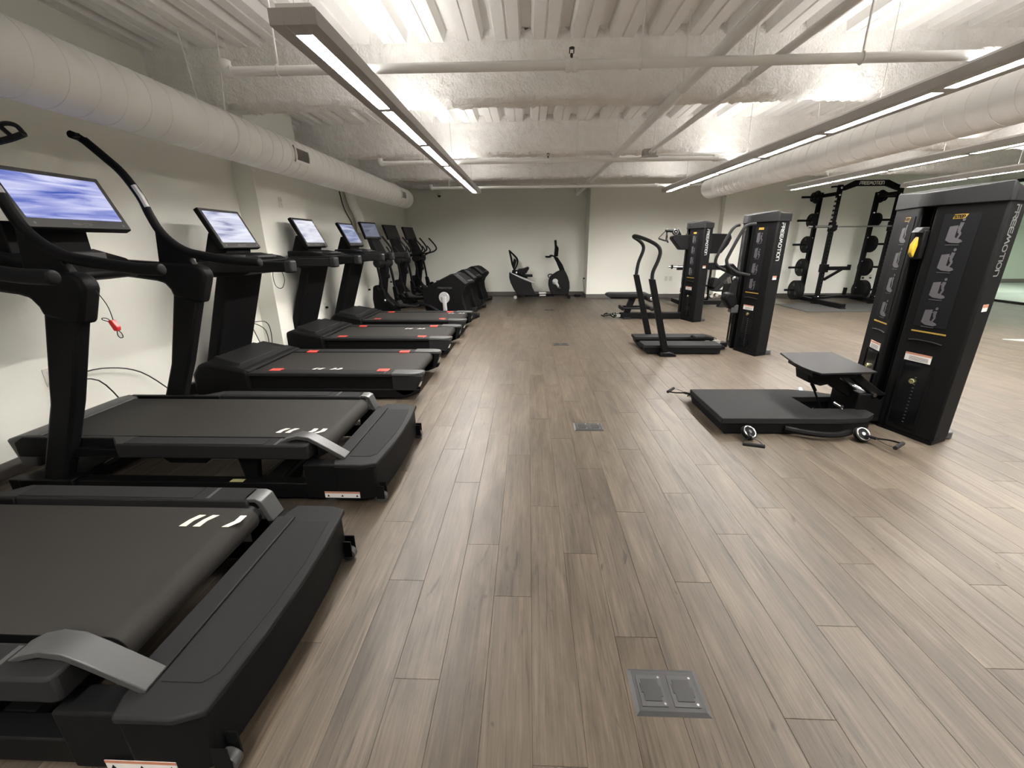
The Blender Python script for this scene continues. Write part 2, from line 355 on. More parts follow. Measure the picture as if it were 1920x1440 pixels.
ceil = struct('ceiling', MB().box(XL-.2, XG+6, -3.2, 15.2, 3.06, 3.2), M['deck'])
ZD = 2.917
pp = .305
prof = [(0, ZD+.075), (.036, ZD+.075), (.058, ZD), (.142, ZD), (.146, ZD+.012), (.159, ZD+.012), (.163, ZD), (.247, ZD), (.269, ZD+.075), (.305, ZD+.075)]
md = MB(); n_ = len(prof)
md.add([(x, -3.1, z) for x, z in prof] + [(x, 15.1, z) for x, z in prof], [(i, i+1, n_+i+1, n_+i) for i in range(n_-1)])
med = bpy.data.meshes.new('deck_panel'); med.from_pydata(md.v, [], [f[::-1] for f in md.f]); med.materials.append(M['deck'])
k = 0
while XL-.2+k*pp < XG+5.9:
    o = bpy.data.objects.new('deck_panel', med); o.location = (XL-.13+k*pp, 0, 0); o.parent = ceil; COL.objects.link(o); k += 1
def beam(y0, y1, zb, x0=XL, x1=XG, amp=.012, flare=.05, step=.022):
    # sprayed beam: its three visible faces as one rough skin
    path = [(y0-flare, ZD+.085), (y0-.012, ZD-.06)]
    nz_ = max(2, int((ZD-.06-zb-.03)/step))
    path += [(y0, ZD-.06-(ZD-.06-zb-.03)*i/nz_) for i in range(1, nz_+1)]
    path += [(y0+.03, zb)]; ny = max(2, int((y1-y0-.06)/step)); path += [(y0+.03+(y1-y0-.06)*i/ny, zb) for i in range(1, ny+1)]
    path += [(y1, zb+.03)] + [(y1, zb+.03+(ZD-.06-zb-.03)*i/nz_) for i in range(1, nz_+1)] + [(y1+flare, ZD+.085)]
    nx = int((x1-x0)/step); vs = []; kk = len(path)
    for i in range(nx+1):
        x = x0+(x1-x0)*i/nx
        for j, (y, z) in enumerate(path):
            q = Vector((x*22, y*22, z*22)); d = noise.noise(q)*amp*.8 + noise.noise(q*2.1)*amp*.9
            lump = noise.noise(Vector((x*2.1, y*3, z*3+7)))*amp*1.0
            edge = 1.0 if z > zb+.05 else 1.4
            sy = -1 if y < (y0+y1)/2 else 1
            vs.append((x, y + sy*(d+lump)*(1 if z > zb+.01 else .2), z - (d+lump)*edge*(1 if z < zb+.04 else .0) + (noise.noise(q*1.7)*.05 if j in (0, kk-1) else 0)))
    fs = [(i*kk+j, i*kk+j+1, (i+1)*kk+j+1, (i+1)*kk+j) for i in range(nx) for j in range(kk-1)]
    mb = MB(); mb.v = vs; mb.f = fs
    return build('beam', mb, M['spray'], ceil, smooth=True)
beam(4.145, 4.39, 2.51); beam(6.55, 6.80, 2.53); beam(8.93, 9.18, 2.54); beam(11.2, 11.8, 2.70, x1=1.485, step=.05)
# a rough lump of overspray on the first beam, where its flange was patched
# ------------------------------------------------------------------ ducts, pipes, lights
def duct(label, xc, zc, r, y0, y1, vents, side, name='air_duct'):
    t = thing(name, label, 'duct', (xc, y1, zc), 'spiral air ducts')
    p = []; y = y0
    prof_ = [(0, r)]; L_ = y1-y0; q = .165
    while q < L_-.35:
        prof_ += [(q-.0036, r), (q-.003, r+.0028), (q+.003, r+.0028), (q+.0036, r)]; q += .165
    prof_ += [(L_-.9, r), (L_-.895, r+.006), (L_-.86, r+.006), (L_-.855, r), (L_-.015, r), (L_-.004, r*.985), (L_, r*.95)]
    prof_ = sorted(prof_, key=lambda a: a[0])
    build('duct_body', MB().lathe((xc, y0, zc), (0, 1, 0), prof_, 40), M['duct'], t, smooth=True, abs_=True)
    for vy in vents:
        a0 = math.radians(-2) if side > 0 else math.radians(182)
        mf = MB(); mg = MB(); h = .3
        def cs(aa, rr, yy): return (xc+side*rr*math.cos(aa), yy, zc+rr*math.sin(aa))
        n = 8; fr = [(-.5+i/n)*.80 for i in range(n+1)]
        for (yy0, yy1) in ((vy-.15, vy-.125), (vy+.125, vy+.15)):
            for i in range(n):
                vs = [cs(fr[i]+.02, r+.002, yy0), cs(fr[i+1]+.02, r+.002, yy0), cs(fr[i+1]+.02, r+.002, yy1), cs(fr[i]+.02, r+.002, yy1)]
                vs += [cs(fr[i]+.02, r+.016, yy0), cs(fr[i+1]+.02, r+.016, yy0), cs(fr[i+1]+.02, r+.016, yy1), cs(fr[i]+.02, r+.016, yy1)]
                mf.add(vs, [(0,1,2,3),(4,7,6,5),(0,4,5,1),(1,5,6,2),(2,6,7,3),(3,7,4,0)])
        for aa in (fr[0]+.02, fr[-1]-.10):
            vs = [cs(aa, r+.002, vy-.15), cs(aa+.12, r+.002, vy-.15), cs(aa+.12, r+.002, vy+.15), cs(aa, r+.002, vy+.15)]
            vs += [cs(aa, r+.016, vy-.15), cs(aa+.12, r+.016, vy-.15), cs(aa+.12, r+.016, vy+.15), cs(aa, r+.016, vy+.15)]
            mf.add(vs, [(0,1,2,3),(4,7,6,5),(0,4,5,1),(1,5,6,2),(2,6,7,3),(3,7,4,0)])
        f = build('vent_frame', mf, M['duct'], t, abs_=True)
        for i in range(9):
            aa = fr[0]+.13+i*(.80-.22)/9
            mg = MB(); mg.add([cs(aa, r+.001, vy-.125), cs(aa+.055, r+.010, vy-.125), cs(aa+.055, r+.010, vy+.125), cs(aa, r+.001, vy+.125)], [(0, 1, 2, 3), (3, 2, 1, 0)])
            build('louver', mg, M['fix'], f, abs_=True)
    y = y1-.7
    while y > y0+.3:
        for s_ in (-1, 1): build('hanger_rod', MB().cyl((xc+s_*r*.55, y, zc+r*.8), (xc+s_*r*.9, y, 3.0), .005, n=6), M['pipe'], t, abs_=True)
        build('hanger_strap', MB().ring((xc, y, zc), (0, 1, 0), r+.004, .004, 32, 4), M['duct'], t, abs_=True)
        y -= 2.38
    return t
duct('long white spiral air duct along the left wall above the treadmills', -2.51, 2.232, .178, -1.5, 9.25, (4.80, 8.55), 1)
duct('long white spiral air duct on the right, beyond the second pendant light', 3.275, 2.28, .175, -1.5, 8.52, (), -1)

def pendant(label, xc, y0, y1, cells, near_end=True, name='pendant_light'):
    z0, hw = 2.245, .101
    t = thing(name, label, 'light', (xc, (y0+y1)/2, z0), 'linear pendant lights')
    hm = MB(); lw = .037; zt = z0+.062
    hm.box(xc-hw, xc-lw, y0, y1, z0, zt).box(xc+lw, xc+hw, y0, y1, z0, zt)
    es = [y0] + [e for c in cells for e in c] + [y1]
    for i in range(0, len(es), 2): hm.box(xc-lw, xc+lw, es[i], es[i+1], z0, zt)
    build('housing', hm, M['fix'], t, abs_=True, bevel=.002)
    for a, b in cells: build('diffuser', MB().box(xc-lw, xc+lw, a, b, z0+.016, z0+.03), M['lens'], t, abs_=True)
    build('spine', MB().box(xc-.075, xc-.06, y0+.02, y1-.02, zt, zt+.022).box(xc+.06, xc+.075, y0+.02, y1-.02, zt, zt+.022).box(xc-.06, xc+.06, y0+.02, y0+.04, zt, zt+.022), M['pipe'], t, abs_=True)
    build('uplight', MB().box(xc-.055, xc+.055, y0+.06, y1-.06, zt+.002, zt+.008), M['upl'], t, abs_=True)
    y = y0+.08
    while y < y1:
        build('cable', MB().cyl((xc-.02, y, zt), (xc-.035, y, 2.99), .0022, n=5), M['fix'], t, abs_=True)
        y += 2.0
    build('power_cord', MB().tube(smooth_path([(xc+.03, y0+.10, zt), (xc+.035, y0+.11, zt+.2), (xc-.01, y0+.12, zt+.4), (xc-.03, y0+.12, 2.99)]), .003, 6), M['fix'], t, abs_=True)
    return t
pendant('grey linear pendant light hanging left of the aisle, nearest the treadmills', -.992, 2.13, 8.56, [(2.225, 3.315), (3.378, 4.43), (4.52, 5.55), (5.66, 6.74), (6.80, 8.46)])
def cells(y1, y0, pitch=1.11, gap=.085):
    out = []; y = y1
    while y-pitch > y0: out.append((y-pitch+gap, y)); y -= pitch
    return out[::-1]
pendant('grey linear pendant light over the weight towers, left of the right duct', 2.568, -.4, 8.74, cells(8.68, -.3))
pendant('grey linear pendant light right of the right duct, above the power rack', 4.80, -.4, 8.72, cells(8.66, -.3))
pendant('grey linear pendant light farthest to the right, above the tall black tower', 6.67, .6, 8.5, cells(8.44, .7))

pendant('added pendant light, unseen behind the camera, to brighten the near aisle', -.992, -2.95, .3, cells(.24, -2.9))  # unseen lamp, added as fill light for the near end
pendant('added pendant light, out of view, to brighten the room beyond the glass', 13.4, 6.0, 14.0, cells(13.9, 6.1))  # added lamp out of view, lights the space behind the glass
def pipe(label, pts, r, fit=(), rods=(), name='sprinkler_pipe', caps=(), heads=()):
    t = thing(name, label, 'pipe', pts[0], 'ceiling pipes')
    build('tube', MB().tube(pts, r, 14), M['pipe'], t, smooth=True, abs_=True)
    for p, ax, l in fit: build('coupling', MB().lathe(p, ax, [(-l, r*1.28), (-l*.7, r*1.45), (-l*.2, r*1.45), (-l*.15, r*1.25), (l*.15, r*1.25), (l*.2, r*1.45), (l*.7, r*1.45), (l, r*1.28)], 16), M['pipe'], t, smooth=True, abs_=True)
    for p in rods: build('hanger', MB().cyl((p[0], p[1], p[2]+r*.5), (p[0], p[1], 3.0), .006, n=6).ring(p, (1, 0, 0) if abs(pts[-1][0]-pts[0][0]) > abs(pts[-1][1]-pts[0][1]) else (0, 1, 0), r+.004, .005, 16, 5), M['pipe'], t, abs_=True)
    for p in caps: build('elbow', MB().tube(smooth_path([(p[0]+.03, p[1], p[2]), (p[0], p[1], p[2]), (p[0]-.012, p[1], p[2]+.03), (p[0]-.012, p[1], p[2]+.06)]), r*1.25, 12), M['pipe'], t, smooth=True, abs_=True)
    for p in heads: build('sprinkler_head', MB().cyl((p[0], p[1], p[2]+r), (p[0], p[1], p[2]+r+.03), .008, n=8).cyl((p[0]-.012, p[1], p[2]+r+.03), (p[0]-.012, p[1], p[2]+r+.055), .003, n=6)
                            .cyl((p[0]+.012, p[1], p[2]+r+.03), (p[0]+.012, p[1], p[2]+r+.055), .003, n=6).lathe((p[0], p[1], p[2]+r+.055), (0, 0, 1), [(0, .016), (.004, .016)], 12), M['boxd'], t, abs_=True)
    return t
zp = 2.360
pipe('white sprinkler pipe crossing the room nearest the camera', [(-1.81, 2.95, zp), (.24, 2.97, zp), (2.74, 2.97, zp)], .026, [((.245, 2.97, zp), (1, 0, 0), .035), ((2.60, 2.97, zp), (1, 0, 0), .05)], [(-1.50, 2.95, zp), (.65, 2.97, zp), (1.9, 2.97, zp)], caps=[(-1.81, 2.95, zp)], heads=[(.245, 2.97, zp)])
pipe('white sprinkler pipe crossing the room in front of the third beam', [(-1.91, 6.05, zp), (3.0, 6.05, zp)], .026, [((.24, 6.05, zp), (1, 0, 0), .035), ((2.35, 6.05, zp), (1, 0, 0), .035)], [(-1.35, 6.05, zp), (.6, 6.05, zp)], caps=[(-1.91, 6.05, zp)], heads=[(.24, 6.05, zp)])
pipe('thin white sprinkler pipe crossing in front of the far alcove', [(-1.83, 8.69, zp), (3.3, 8.69, zp)], .024, [((.25, 8.69, zp), (1, 0, 0), .035), ((2.35, 8.69, zp), (1, 0, 0), .03)], [(-1.5, 8.69, zp), (.42, 8.69, zp)], caps=[(-1.83, 8.69, zp)])
pipe('thick pipe running lengthwise under the beams to the alcove corner', [(1.13, -1.5, 2.44), (1.13, 10.9, 2.44), (1.13, 11.0, 2.50), (1.13, 11.05, 2.70)], .036, [], [(1.13, 3.7, 2.44), (1.13, 6.2, 2.44), (1.13, 8.6, 2.44)])
pipe('thinner conduit running lengthwise that ends at a grey junction box', [(1.52, -1.5, 2.44), (1.52, 6.05, 2.44)], .024, [((1.52, 3.55, 2.44), (0, 1, 0), .04)], [(1.52, 3.5, 2.44), (1.52, 5.9, 2.44)])
t = thing('junction_box', 'small grey junction box at the end of the thin conduit', 'box', (1.52, 6.1, 2.36))
build('box_body', MB().box(1.44, 1.60, 6.04, 6.16, 2.40, 2.48), M['fix'], t, abs_=True, bevel=.004); build('cover_plate', MB().box(1.42, 1.62, 6.03, 6.17, 2.385, 2.40), M['fix'], t, abs_=True)
pipe('short horizontal conduit running right from the junction box', [(1.6, 6.12, 2.42), (3.1, 6.12, 2.42)], .018, [((2.05, 6.12, 2.42), (1, 0, 0), .03), ((2.75, 6.12, 2.42), (1, 0, 0), .03)])
pipe('fat white insulated pipe with an elbow above the right pendant light', smooth_path([(2.765, 2.97, 2.375), (2.84, 2.97, 2.385), (2.90, 2.97, 2.43), (2.93, 2.97, 2.52), (2.935, 2.97, 2.86)]), .055, name='insulated_pipe')
pipe('white insulated pipe with an elbow between the right duct and far lights', smooth_path([(4.4, 5.6, 2.50), (5.0, 5.6, 2.50), (5.15, 5.58, 2.54), (5.30, 5.45, 2.66), (5.34, 5.4, 2.90)]), .05, name='insulated_pipe')
t = thing('security_camera', 'small dome security camera under the far pipe on the alcove wall', 'camera', (-2.31, YA-.06, 2.50))
build('mount', MB().lathe((-2.31, YA-.06, 2.60), (0, 0, -1), [(0, .055), (.05, .055), (.055, .05)], 20), M['outlet'], t, smooth=True, abs_=True)
build('dome', MB().lathe((-2.31, YA-.06, 2.545), (0, 0, -1), [(0, .045), (.02, .042), (.035, .03), (.045, .012)], 20), M['gloss'], t, smooth=True, abs_=True)

# ------------------------------------------------------------------ treadmills
def foot_marks(mb, x, y, z, s=1):
    """two pairs of slanted quotation-like marks printed on a belt"""
    for dx in (0, .055): mb.slab((x+dx, y, z), (1, 0, 0), (0, 1, 0), (0, 0, 1), [(0, -.03*s), (.028, -.03*s), (.032, 0), (.055, .03*s), (.028, .03*s), (.010, .005)], .0012)
    for dx in (.17, .225): mb.slab((x+dx, y, z), (1, 0, 0), (0, 1, 0), (0, 0, 1), [(0, -.03*s), (.026, -.03*s), (.052, -.005), (.054, .03*s), (.028, .03*s), (.026, 0)], .0012)
def monitor(t, xt, zt, xb, zb, hw, yc, scr, th=.04, margins=(.035, .035, .03, .055), name='monitor', marks=True):
    """tilted display facing the user (+x): top edge (xt, zt), bottom edge (xb, zb)"""
    v = Vector((xt-xb, 0, zt-zb)); L_ = v.length; v.normalize(); n = Vector((v.z, 0, -v.x)); u = Vector((0, 1, 0)); o = Vector((xb, yc, zb))
    mb = MB()
    def P(a, b, c): return o+u*a+v*b+n*c
    mb.add([P(-hw,0,-th), P(hw,0,-th), P(hw,L_,-th), P(-hw,L_,-th), P(-hw,0,0), P(hw,0,0), P(hw,L_,0), P(-hw,L_,0)], [(0,3,2,1),(4,5,6,7),(0,1,5,4),(1,2,6,5),(2,3,7,6),(3,0,4,7)])
    mo = build(name, mb, M['black'], t, bevel=.008, abs_=True)
    b = MB(); b.slab(P(0, 0, .0), u, v, n, [(-hw+.006, .006), (hw-.006, .006), (hw-.006, L_-.006), (-hw+.006, L_-.006)], .0025)
    build('bezel', b, M['bez'], mo, abs_=True)
    s = MB(); s.slab(P(0, 0, .0026), u, v, n, [(-hw+margins[0], margins[3]), (hw-margins[1], margins[3]), (hw-margins[1], L_-margins[2]), (-hw+margins[0], L_-margins[2])], .0015)
    build('screen', s, scr, mo, abs_=True)
    if marks:
        lt = MB(); lettering(lt, 'FREEMOTION', P(-.055, margins[3]*.4, .0026), u, v, n, .011, .9, .2, .0008); build('lettering', lt, M['picto'], mo, abs_=True)
        k_ = MB()
        for yy in (-hw+.05, hw-.05): k_.slab(P(yy, margins[3]*.4, .0026), u, v, n, [(0, 0), (.012, 0), (.012, .012), (0, .012)], .0008)
        build('touch_key', k_, M['picto'], mo, abs_=True)
    bk = MB(); bk.add([P(-hw*.45,.02,-th-.03), P(hw*.45,.02,-th-.03), P(hw*.45,L_*.7,-th-.02), P(-hw*.45,L_*.7,-th-.02), P(-hw*.55,.01,-th+.002), P(hw*.55,.01,-th+.002), P(hw*.55,L_*.8,-th+.002), P(-hw*.55,L_*.8,-th+.002)], [(0,3,2,1),(4,5,6,7),(0,1,5,4),(1,2,6,5),(2,3,7,6),(3,0,4,7)])
    build('back_cover', bk, M['black'], mo, abs_=True, bevel=.006)
    return mo
M['bez'] = mat('display_bezel', (.055, .055, .054), .25)

def incline_treadmill(yc, label, near_label=None):
    t = thing('treadmill', label, 'treadmill', (-.80, yc, 0), 'incline treadmills with tall grab bars')
    A = dict(abs_=True)
    zb = .338
    # base frame
    for s in (-1, 1): build('base_rail', MB().box(-2.95, -1.15, yc+s*.36, yc+s*.43, .028, .12), M['black2'], t, bevel=.006, **A)
    for x0, x1 in ((-2.9, -2.6), (-1.5, -1.4)): build('base_cross', MB().box(x0, x1, yc-.36, yc+.36, .03, .115), M['black2'], t, bevel=.006, **A)
    # running deck
    build('deck', MB().box(-2.84, -1.19, yc-.295, yc+.295, .275, zb-.006).box(-2.6, -1.25, yc-.40, yc-.33, .25, .30).box(-2.6, -1.25, yc+.33, yc+.40, .25, .30), M['black2'], t, bevel=.004, **A)
    pr = [(-2.90, zb-.03), (-2.86, zb), (-1.17, zb)] + arc(-1.17, zb-.052, .052, 90, -90, 10) + [(-1.3, zb-.104)]
    inn = [(-1.3, zb-.1), (-1.17, zb-.1)] + arc(-1.17, zb-.052, .048, -90, 90, 10) + [(-2.86, zb-.004), (-2.895, zb-.034)]
    be = build('belt', MB().prism(pr+inn, 'y', yc-.302, yc+.302), M['belt'], t, smooth=True, **A)
    mk = MB(); foot_marks(mk, -1.46, yc-.215, zb+.0004); 
    if near_label: foot_marks(mk, -1.43, yc+.16, zb+.0004, 1.2)
    build('belt_mark', mk, M['cream'], be, **A)
    build('roller', MB().cyl((-1.17, yc-.33, zb-.052), (-1.17, yc+.33, zb-.052), .046), M['black2'], t, smooth=True, **A)
    for s in (-1, 1):
        a, b = sorted((yc+s*.336, yc+s*.438))
        r = build('side_rail', MB().prism([(-2.35, yc+s*.336), (-2.24, yc+s*.438), (-1.20, yc+s*.438), (-1.18, yc+s*.43), (-1.18, yc+s*.336)], 'z', .268, .352), M['dark'], t, bevel=.009, **A)
        a4, b4 = sorted((yc+s*.326, yc+s*.362)); build('front_rail', MB().prism([(-2.92, .315), (-2.86, .350), (-2.2, .350), (-2.2, .27), (-2.55, .26), (-2.66, .225), (-2.92, .225)], 'y', a4, b4), M['black'], t, bevel=.006, **A)
        g_ = MB(); ys = sorted((yc+s*.348, yc+s*.428)); g_.box(-2.20, -1.42, ys[0], ys[1], .352, .3545)
        build('foot_grip', g_, M['rub'], r, **A)
        build('rail_stripe', MB().box(-1.365, -1.35, ys[0], ys[1], .352, .3535), M['grey'], r, **A)
        # curved guard at the end of the belt
        pa = [(-1.36, .345), (-1.31, .372), (-1.25, .388), (-1.19, .380), (-1.14, .352), (-1.00, .262)]
        pb = [(x-.008, z-.022) for x, z in pa]
        ga, gb = sorted((yc+s*.322, yc+s*.392)) if s < 0 else sorted((yc+s*.345, yc+s*.430))
        if s > 0: pa = [(-1.20, .352), (-1.15, .352), (-1.125, .34), (-1.09, .245)]; pb = [(-1.20, .335), (-1.155, .335), (-1.145, .325), (-1.115, .245)]
        build('belt_guard', MB().prism(pa+pb[::-1], 'y', ga, gb), M['grey'], t, smooth=True, bevel=.003, **A)
    # rear step platform
    pl = [(-1.06, -.40), (-1.04, -.455), (-.885, -.455), (-.815, -.43), (-.795, -.2), (-.79, 0), (-.795, .2), (-.815, .43), (-.885, .455), (-1.04, .455), (-1.06, .40)]
    w_ = lambda q, k_=1, dx=0: [(x*1+dx, yc+y*k_) for x, y in q]
    build('rear_housing', MB().prism(w_([(x if x < -.9 else x-.012, y) for x, y in pl]+[], .985), 'z', .028, .232), M['black'], t, bevel=.012, **A)
    st = build('step_platform', MB().prism(w_(pl), 'z', .228, .252), M['dark'], t, bevel=.006, **A)
    build('step_pad', MB().prism([(-.99, yc-.36), (-.875, yc-.36), (-.845, yc-.33), (-.825, yc-.1), (-.822, yc+.1), (-.845, yc+.34), (-.99, yc+.34)], 'z', .252, .2545), M['rub'], st, bevel=.001, **A)
    build('step_lip', MB().box(-1.075, -1.0, yc-.34, yc+.36, .252, .262), M['dark'], st, bevel=.004, **A)
    for s in (-1, 1): build('side_frame', MB().box(-1.22, -1.0, *sorted((yc+s*.36, yc+s*.44)), .03, .24), M['black'], t, bevel=.008, **A)
    lb = MB().slab((-1.115, yc-.4485, .045), (1, 0, 0), (0, 0, 1), (0, -1, 0), [(0, 0), (.195, 0), (.195, .038), (0, .038)], .001)
    q = build('warning_label', lb, M['label'], t, **A)
    qq = MB().slab((-1.115, yc-.4497, .073), (1, 0, 0), (0, 0, 1), (0, -1, 0), [(0, 0), (.195, 0), (.195, .01), (0, .01)], .0006)
    build('label_band', qq, M['orange'], q, **A)
    qq = MB()
    for k in (.012, .09, .172): qq.slab((-1.115+k, yc-.4497, .052), (1, 0, 0), (0, 0, 1), (0, -1, 0), [(0, 0), (.014, 0), (.007, .014)], .0006)
    build('label_symbol', qq, M['black'], q, **A)
    for s in (-1, 1):
        wb = MB().box(-.84, -.80, yc+s*.40-.022, yc+s*.40+.022, .06, .12)
        wh = build('caster', MB().lathe((-.815, yc+s*.41-.018, .032), (0, 1, 0), [(0, .026), (.004, .032), (.032, .032), (.036, .026)], 20), M['grey'], t, smooth=True, **A)
        build('caster_fork', MB().box(-.835, -.79, yc+s*.41-.024, yc+s*.41-.019, .03, .11).box(-.835, -.79, yc+s*.41+.019, yc+s*.41+.024, .03, .11), M['black2'], wh, **A)
    # lift arms under the deck
    build('lift_arm', MB().prism([(-2.1, .26), (-1.75, .26), (-1.82, .20), (-2.03, .20)], 'y', yc-.36, yc-.32).prism([(-1.66, .27), (-1.52, .27), (-1.54, .19), (-1.56, .05), (-1.62, .05), (-1.64, .19)], 'y', yc-.34, yc-.30)
          .tube([(-2.5, yc, .10), (-1.9, yc, .25)], .035, 10).tube([(-2.6, yc-.2, .08), (-2.3, yc-.2, .24)], .03, 8), M['black2'], t, **A)
    build('spec_tag', MB().slab((-1.66, yc-.395, .1203), (1, 0, 0), (0, 1, 0), (0, 0, 1), [(0, -.03), (.075, -.03), (.075, 0), (0, 0)], .001), M['tag'], t, **A)
    # front cover
    build('front_cover', MB().prism([(-2.93, .16), (-2.82, .16), (-2.80, .345), (-2.88, .352), (-2.97, .33)], 'y', yc-.355, yc+.355), M['grey'], t, bevel=.012, **A)
    # uprights with their elbows, arms
    XS = lambda q: [(x*.966, z) for x, z in q]
    for s in (-1, 1):
        a, b = sorted((yc+s*.362, yc+s*.440))
        up = MB().prism([(-2.79, .0), (-2.61, .0), (-2.595, .13), (-2.39, .58), (-2.215, 1.03), (-2.375, 1.08), (-2.525, .58)], 'y', a, b)
        build('upright', up, M['black'], t, bevel=.016, **A)
        build('upright_foot', MB().box(-2.86, -2.54, yc+s*.40-.055, yc+s*.40+.055, .0, .135), M['black2'], t, bevel=.008, **A)
        el = [(-2.46, 1.045), (-2.275, 1.0), (-2.26, 1.03)] + [(-2.20, 1.17), (-2.20, 1.205), (-2.22, 1.232), (-2.25, 1.25), (-2.29, 1.256)] + [(-2.62, 1.275), (-3.0, 1.30), (-3.03, 1.20)] + [(-2.72, 1.172), (-2.56, 1.150), (-2.50, 1.132), (-2.47, 1.09)]
        a2, b2 = sorted((yc+s*.355, yc+s*.448))
        build('arm', MB().prism(XS(el), 'y', a2, b2), M['black'], t, bevel=.018, **A)
        pth = [(-1.755, 1.262), (-1.765, 1.262), (-1.80, 1.264), (-1.9, 1.270), (-2.1, 1.30), (-2.23, 1.330), (-2.32, 1.385), (-2.385, 1.462), (-2.425, 1.56), (-2.455, 1.665), (-2.53, 1.80), (-2.61, 1.885), (-2.715, 1.985)]
        sp = smooth_path([(x, yc+s*.394, z) for x, z in pth], 4); k_ = len(sp)
        rad = [.018, .022, .026, .028]+[.029 if i < k_*.40 else (.029-.005*min(1, (i-k_*.40)/(k_*.3))) for i in range(4, k_)]
        gb = build('grab_bar', MB().tube(sp, rad, 12), M['black'], t, smooth=True, **A)
        tip = [(-2.715, 1.985), (-2.735, 2.005), (-2.74, 2.01)]
        build('bar_end', MB().tube([(-2.70, yc+s*.394, 1.972), (-2.735, yc+s*.382, 2.0), (-2.725, yc+s*.327, 2.004)], .022, 10).box(-2.715, -2.685, yc+s*.33-.015, yc+s*.33+.015, 1.99, 2.012), M['black'], gb, smooth=True, **A)
        build('pulse_strip', MB().tube([(x+.010, yc+s*.394-.0075, z+.004) for x, z in ((-2.432, 1.60), (-2.455, 1.665), (-2.485, 1.725))], .017, 8), M['silver'], gb, smooth=True, **A)
        build('gusset', MB().prism([(-2.40, 1.47), (-2.24, 1.33), (-2.20, 1.25), (-2.43, 1.25)], 'y', yc+s*.394-.022, yc+s*.394+.022), M['black'], t, bevel=.005, **A)
    # console bridge between the arms, display
    build('console', MB().prism([(-3.02, 1.20), (-2.70, 1.17), (-2.50, 1.19), (-2.47, 1.22), (-2.56, 1.30), (-2.75, 1.355), (-3.02, 1.34)], 'y', yc-.30, yc+.30), M['black'], t, bevel=.02, **A)
    build('tray', MB().box(-2.70, -2.56, yc-.16, yc+.16, 1.30, 1.335).box(-2.66, -2.60, yc-.13, yc+.13, 1.335, 1.34), M['grey'], t, bevel=.008, **A)
    build('display_neck', MB().prism([(-2.86, 1.32), (-2.70, 1.32), (-2.70, 1.50), (-2.80, 1.50)], 'y', yc-.22, yc+.22), M['black'], t, bevel=.008, **A)
    monitor(t, -2.70, 1.772, -2.56, 1.465, .305, yc+.08, M['scrA'], .045)
    build('floor_cord', MB().tube(smooth_path([(-2.95, yc+.05, .08), (-3.05, yc+.1, .02), (-3.15, yc+.15, .2), (-3.235, yc+.18, .50)]), .006, 6), M['black2'], t, **A)
    return t

TA = incline_treadmill(2.437, 'incline treadmill second from the camera, with tall curved grab bars and a blue screen', near_label=False)
A_ = dict(abs_=True)
sk = MB().tube(smooth_path([(-2.165, 2.06, 1.21), (-2.085, 2.040, 1.10), (-2.075, 2.040, 1.02)]), .0022, 5).tube(smooth_path([(-2.080, 2.040, 1.0), (-2.100, 2.040, 1.025), (-2.125, 2.040, 1.03), (-2.130, 2.040, 1.022), (-2.095, 2.040, 1.01)]), .0022, 5) \
    .tube(smooth_path([(-2.070, 2.040, .972), (-2.075, 2.040, .945), (-2.065, 2.040, .93), (-2.050, 2.040, .935), (-2.053, 2.040, .955), (-2.068, 2.040, .97)]), .0022, 5)
so = build('safety_cord', sk, M['boxd'], TA, abs_=True)
build('safety_clip', MB().prism([(-2.097, 1.018), (-2.075, 1.022), (-2.055, .985), (-2.059, .966), (-2.077, .966)], 'y', 2.028, 2.052), M['red'], so, abs_=True, bevel=.004, label='red safety clip')
hk = MB().tube(smooth_path([(-2.70, 2.085, 1.99), (-2.60, 2.10, 1.88), (-2.5, 2.115, 1.83), (-2.40, 2.12, 1.84), (-2.31, 2.12, 1.862)]), .014, 8).tube(smooth_path([(-2.31, 2.12, 1.862), (-2.335, 2.12, 1.895), (-2.38, 2.12, 1.905), (-2.41, 2.12, 1.895), (-2.375, 2.12, 1.855)]), .010, 8)
build('phone_hook', hk, M['dark'], TA, smooth=True, abs_=True)
o1 = dup(TA, (-.80, 1.160, 0), 'incline treadmill nearest the camera, cut off by the left edge of the photo')
for o in [q for q in list(COL.objects) if q.parent == o1 and q.name.split('.')[0] in ('safety_cord', 'phone_hook')]:
    for c in list(o.children): bpy.data.objects.remove(c)
    bpy.data.objects.remove(o)
mk = MB(); foot_marks(mk, -1.35, 1.160+.215, .3386, 1.2)
mk.v = mk.v[:-12]; mk.f = [f for f in mk.f if max(f) < len(mk.v)]
for q in list(COL.objects):
    if q.parent == o1 and q.name.startswith('belt') and q.name.split('.')[0] == 'belt':
        mkm = MB(); mkm.v = [(x+.80, y-1.160, z) for x, y, z in mk.v]; mkm.f = mk.f
        for c in list(q.children): bpy.data.objects.remove(c)
        ob = build('belt_mark', mkm, M['cream']); ob.parent = q
        break

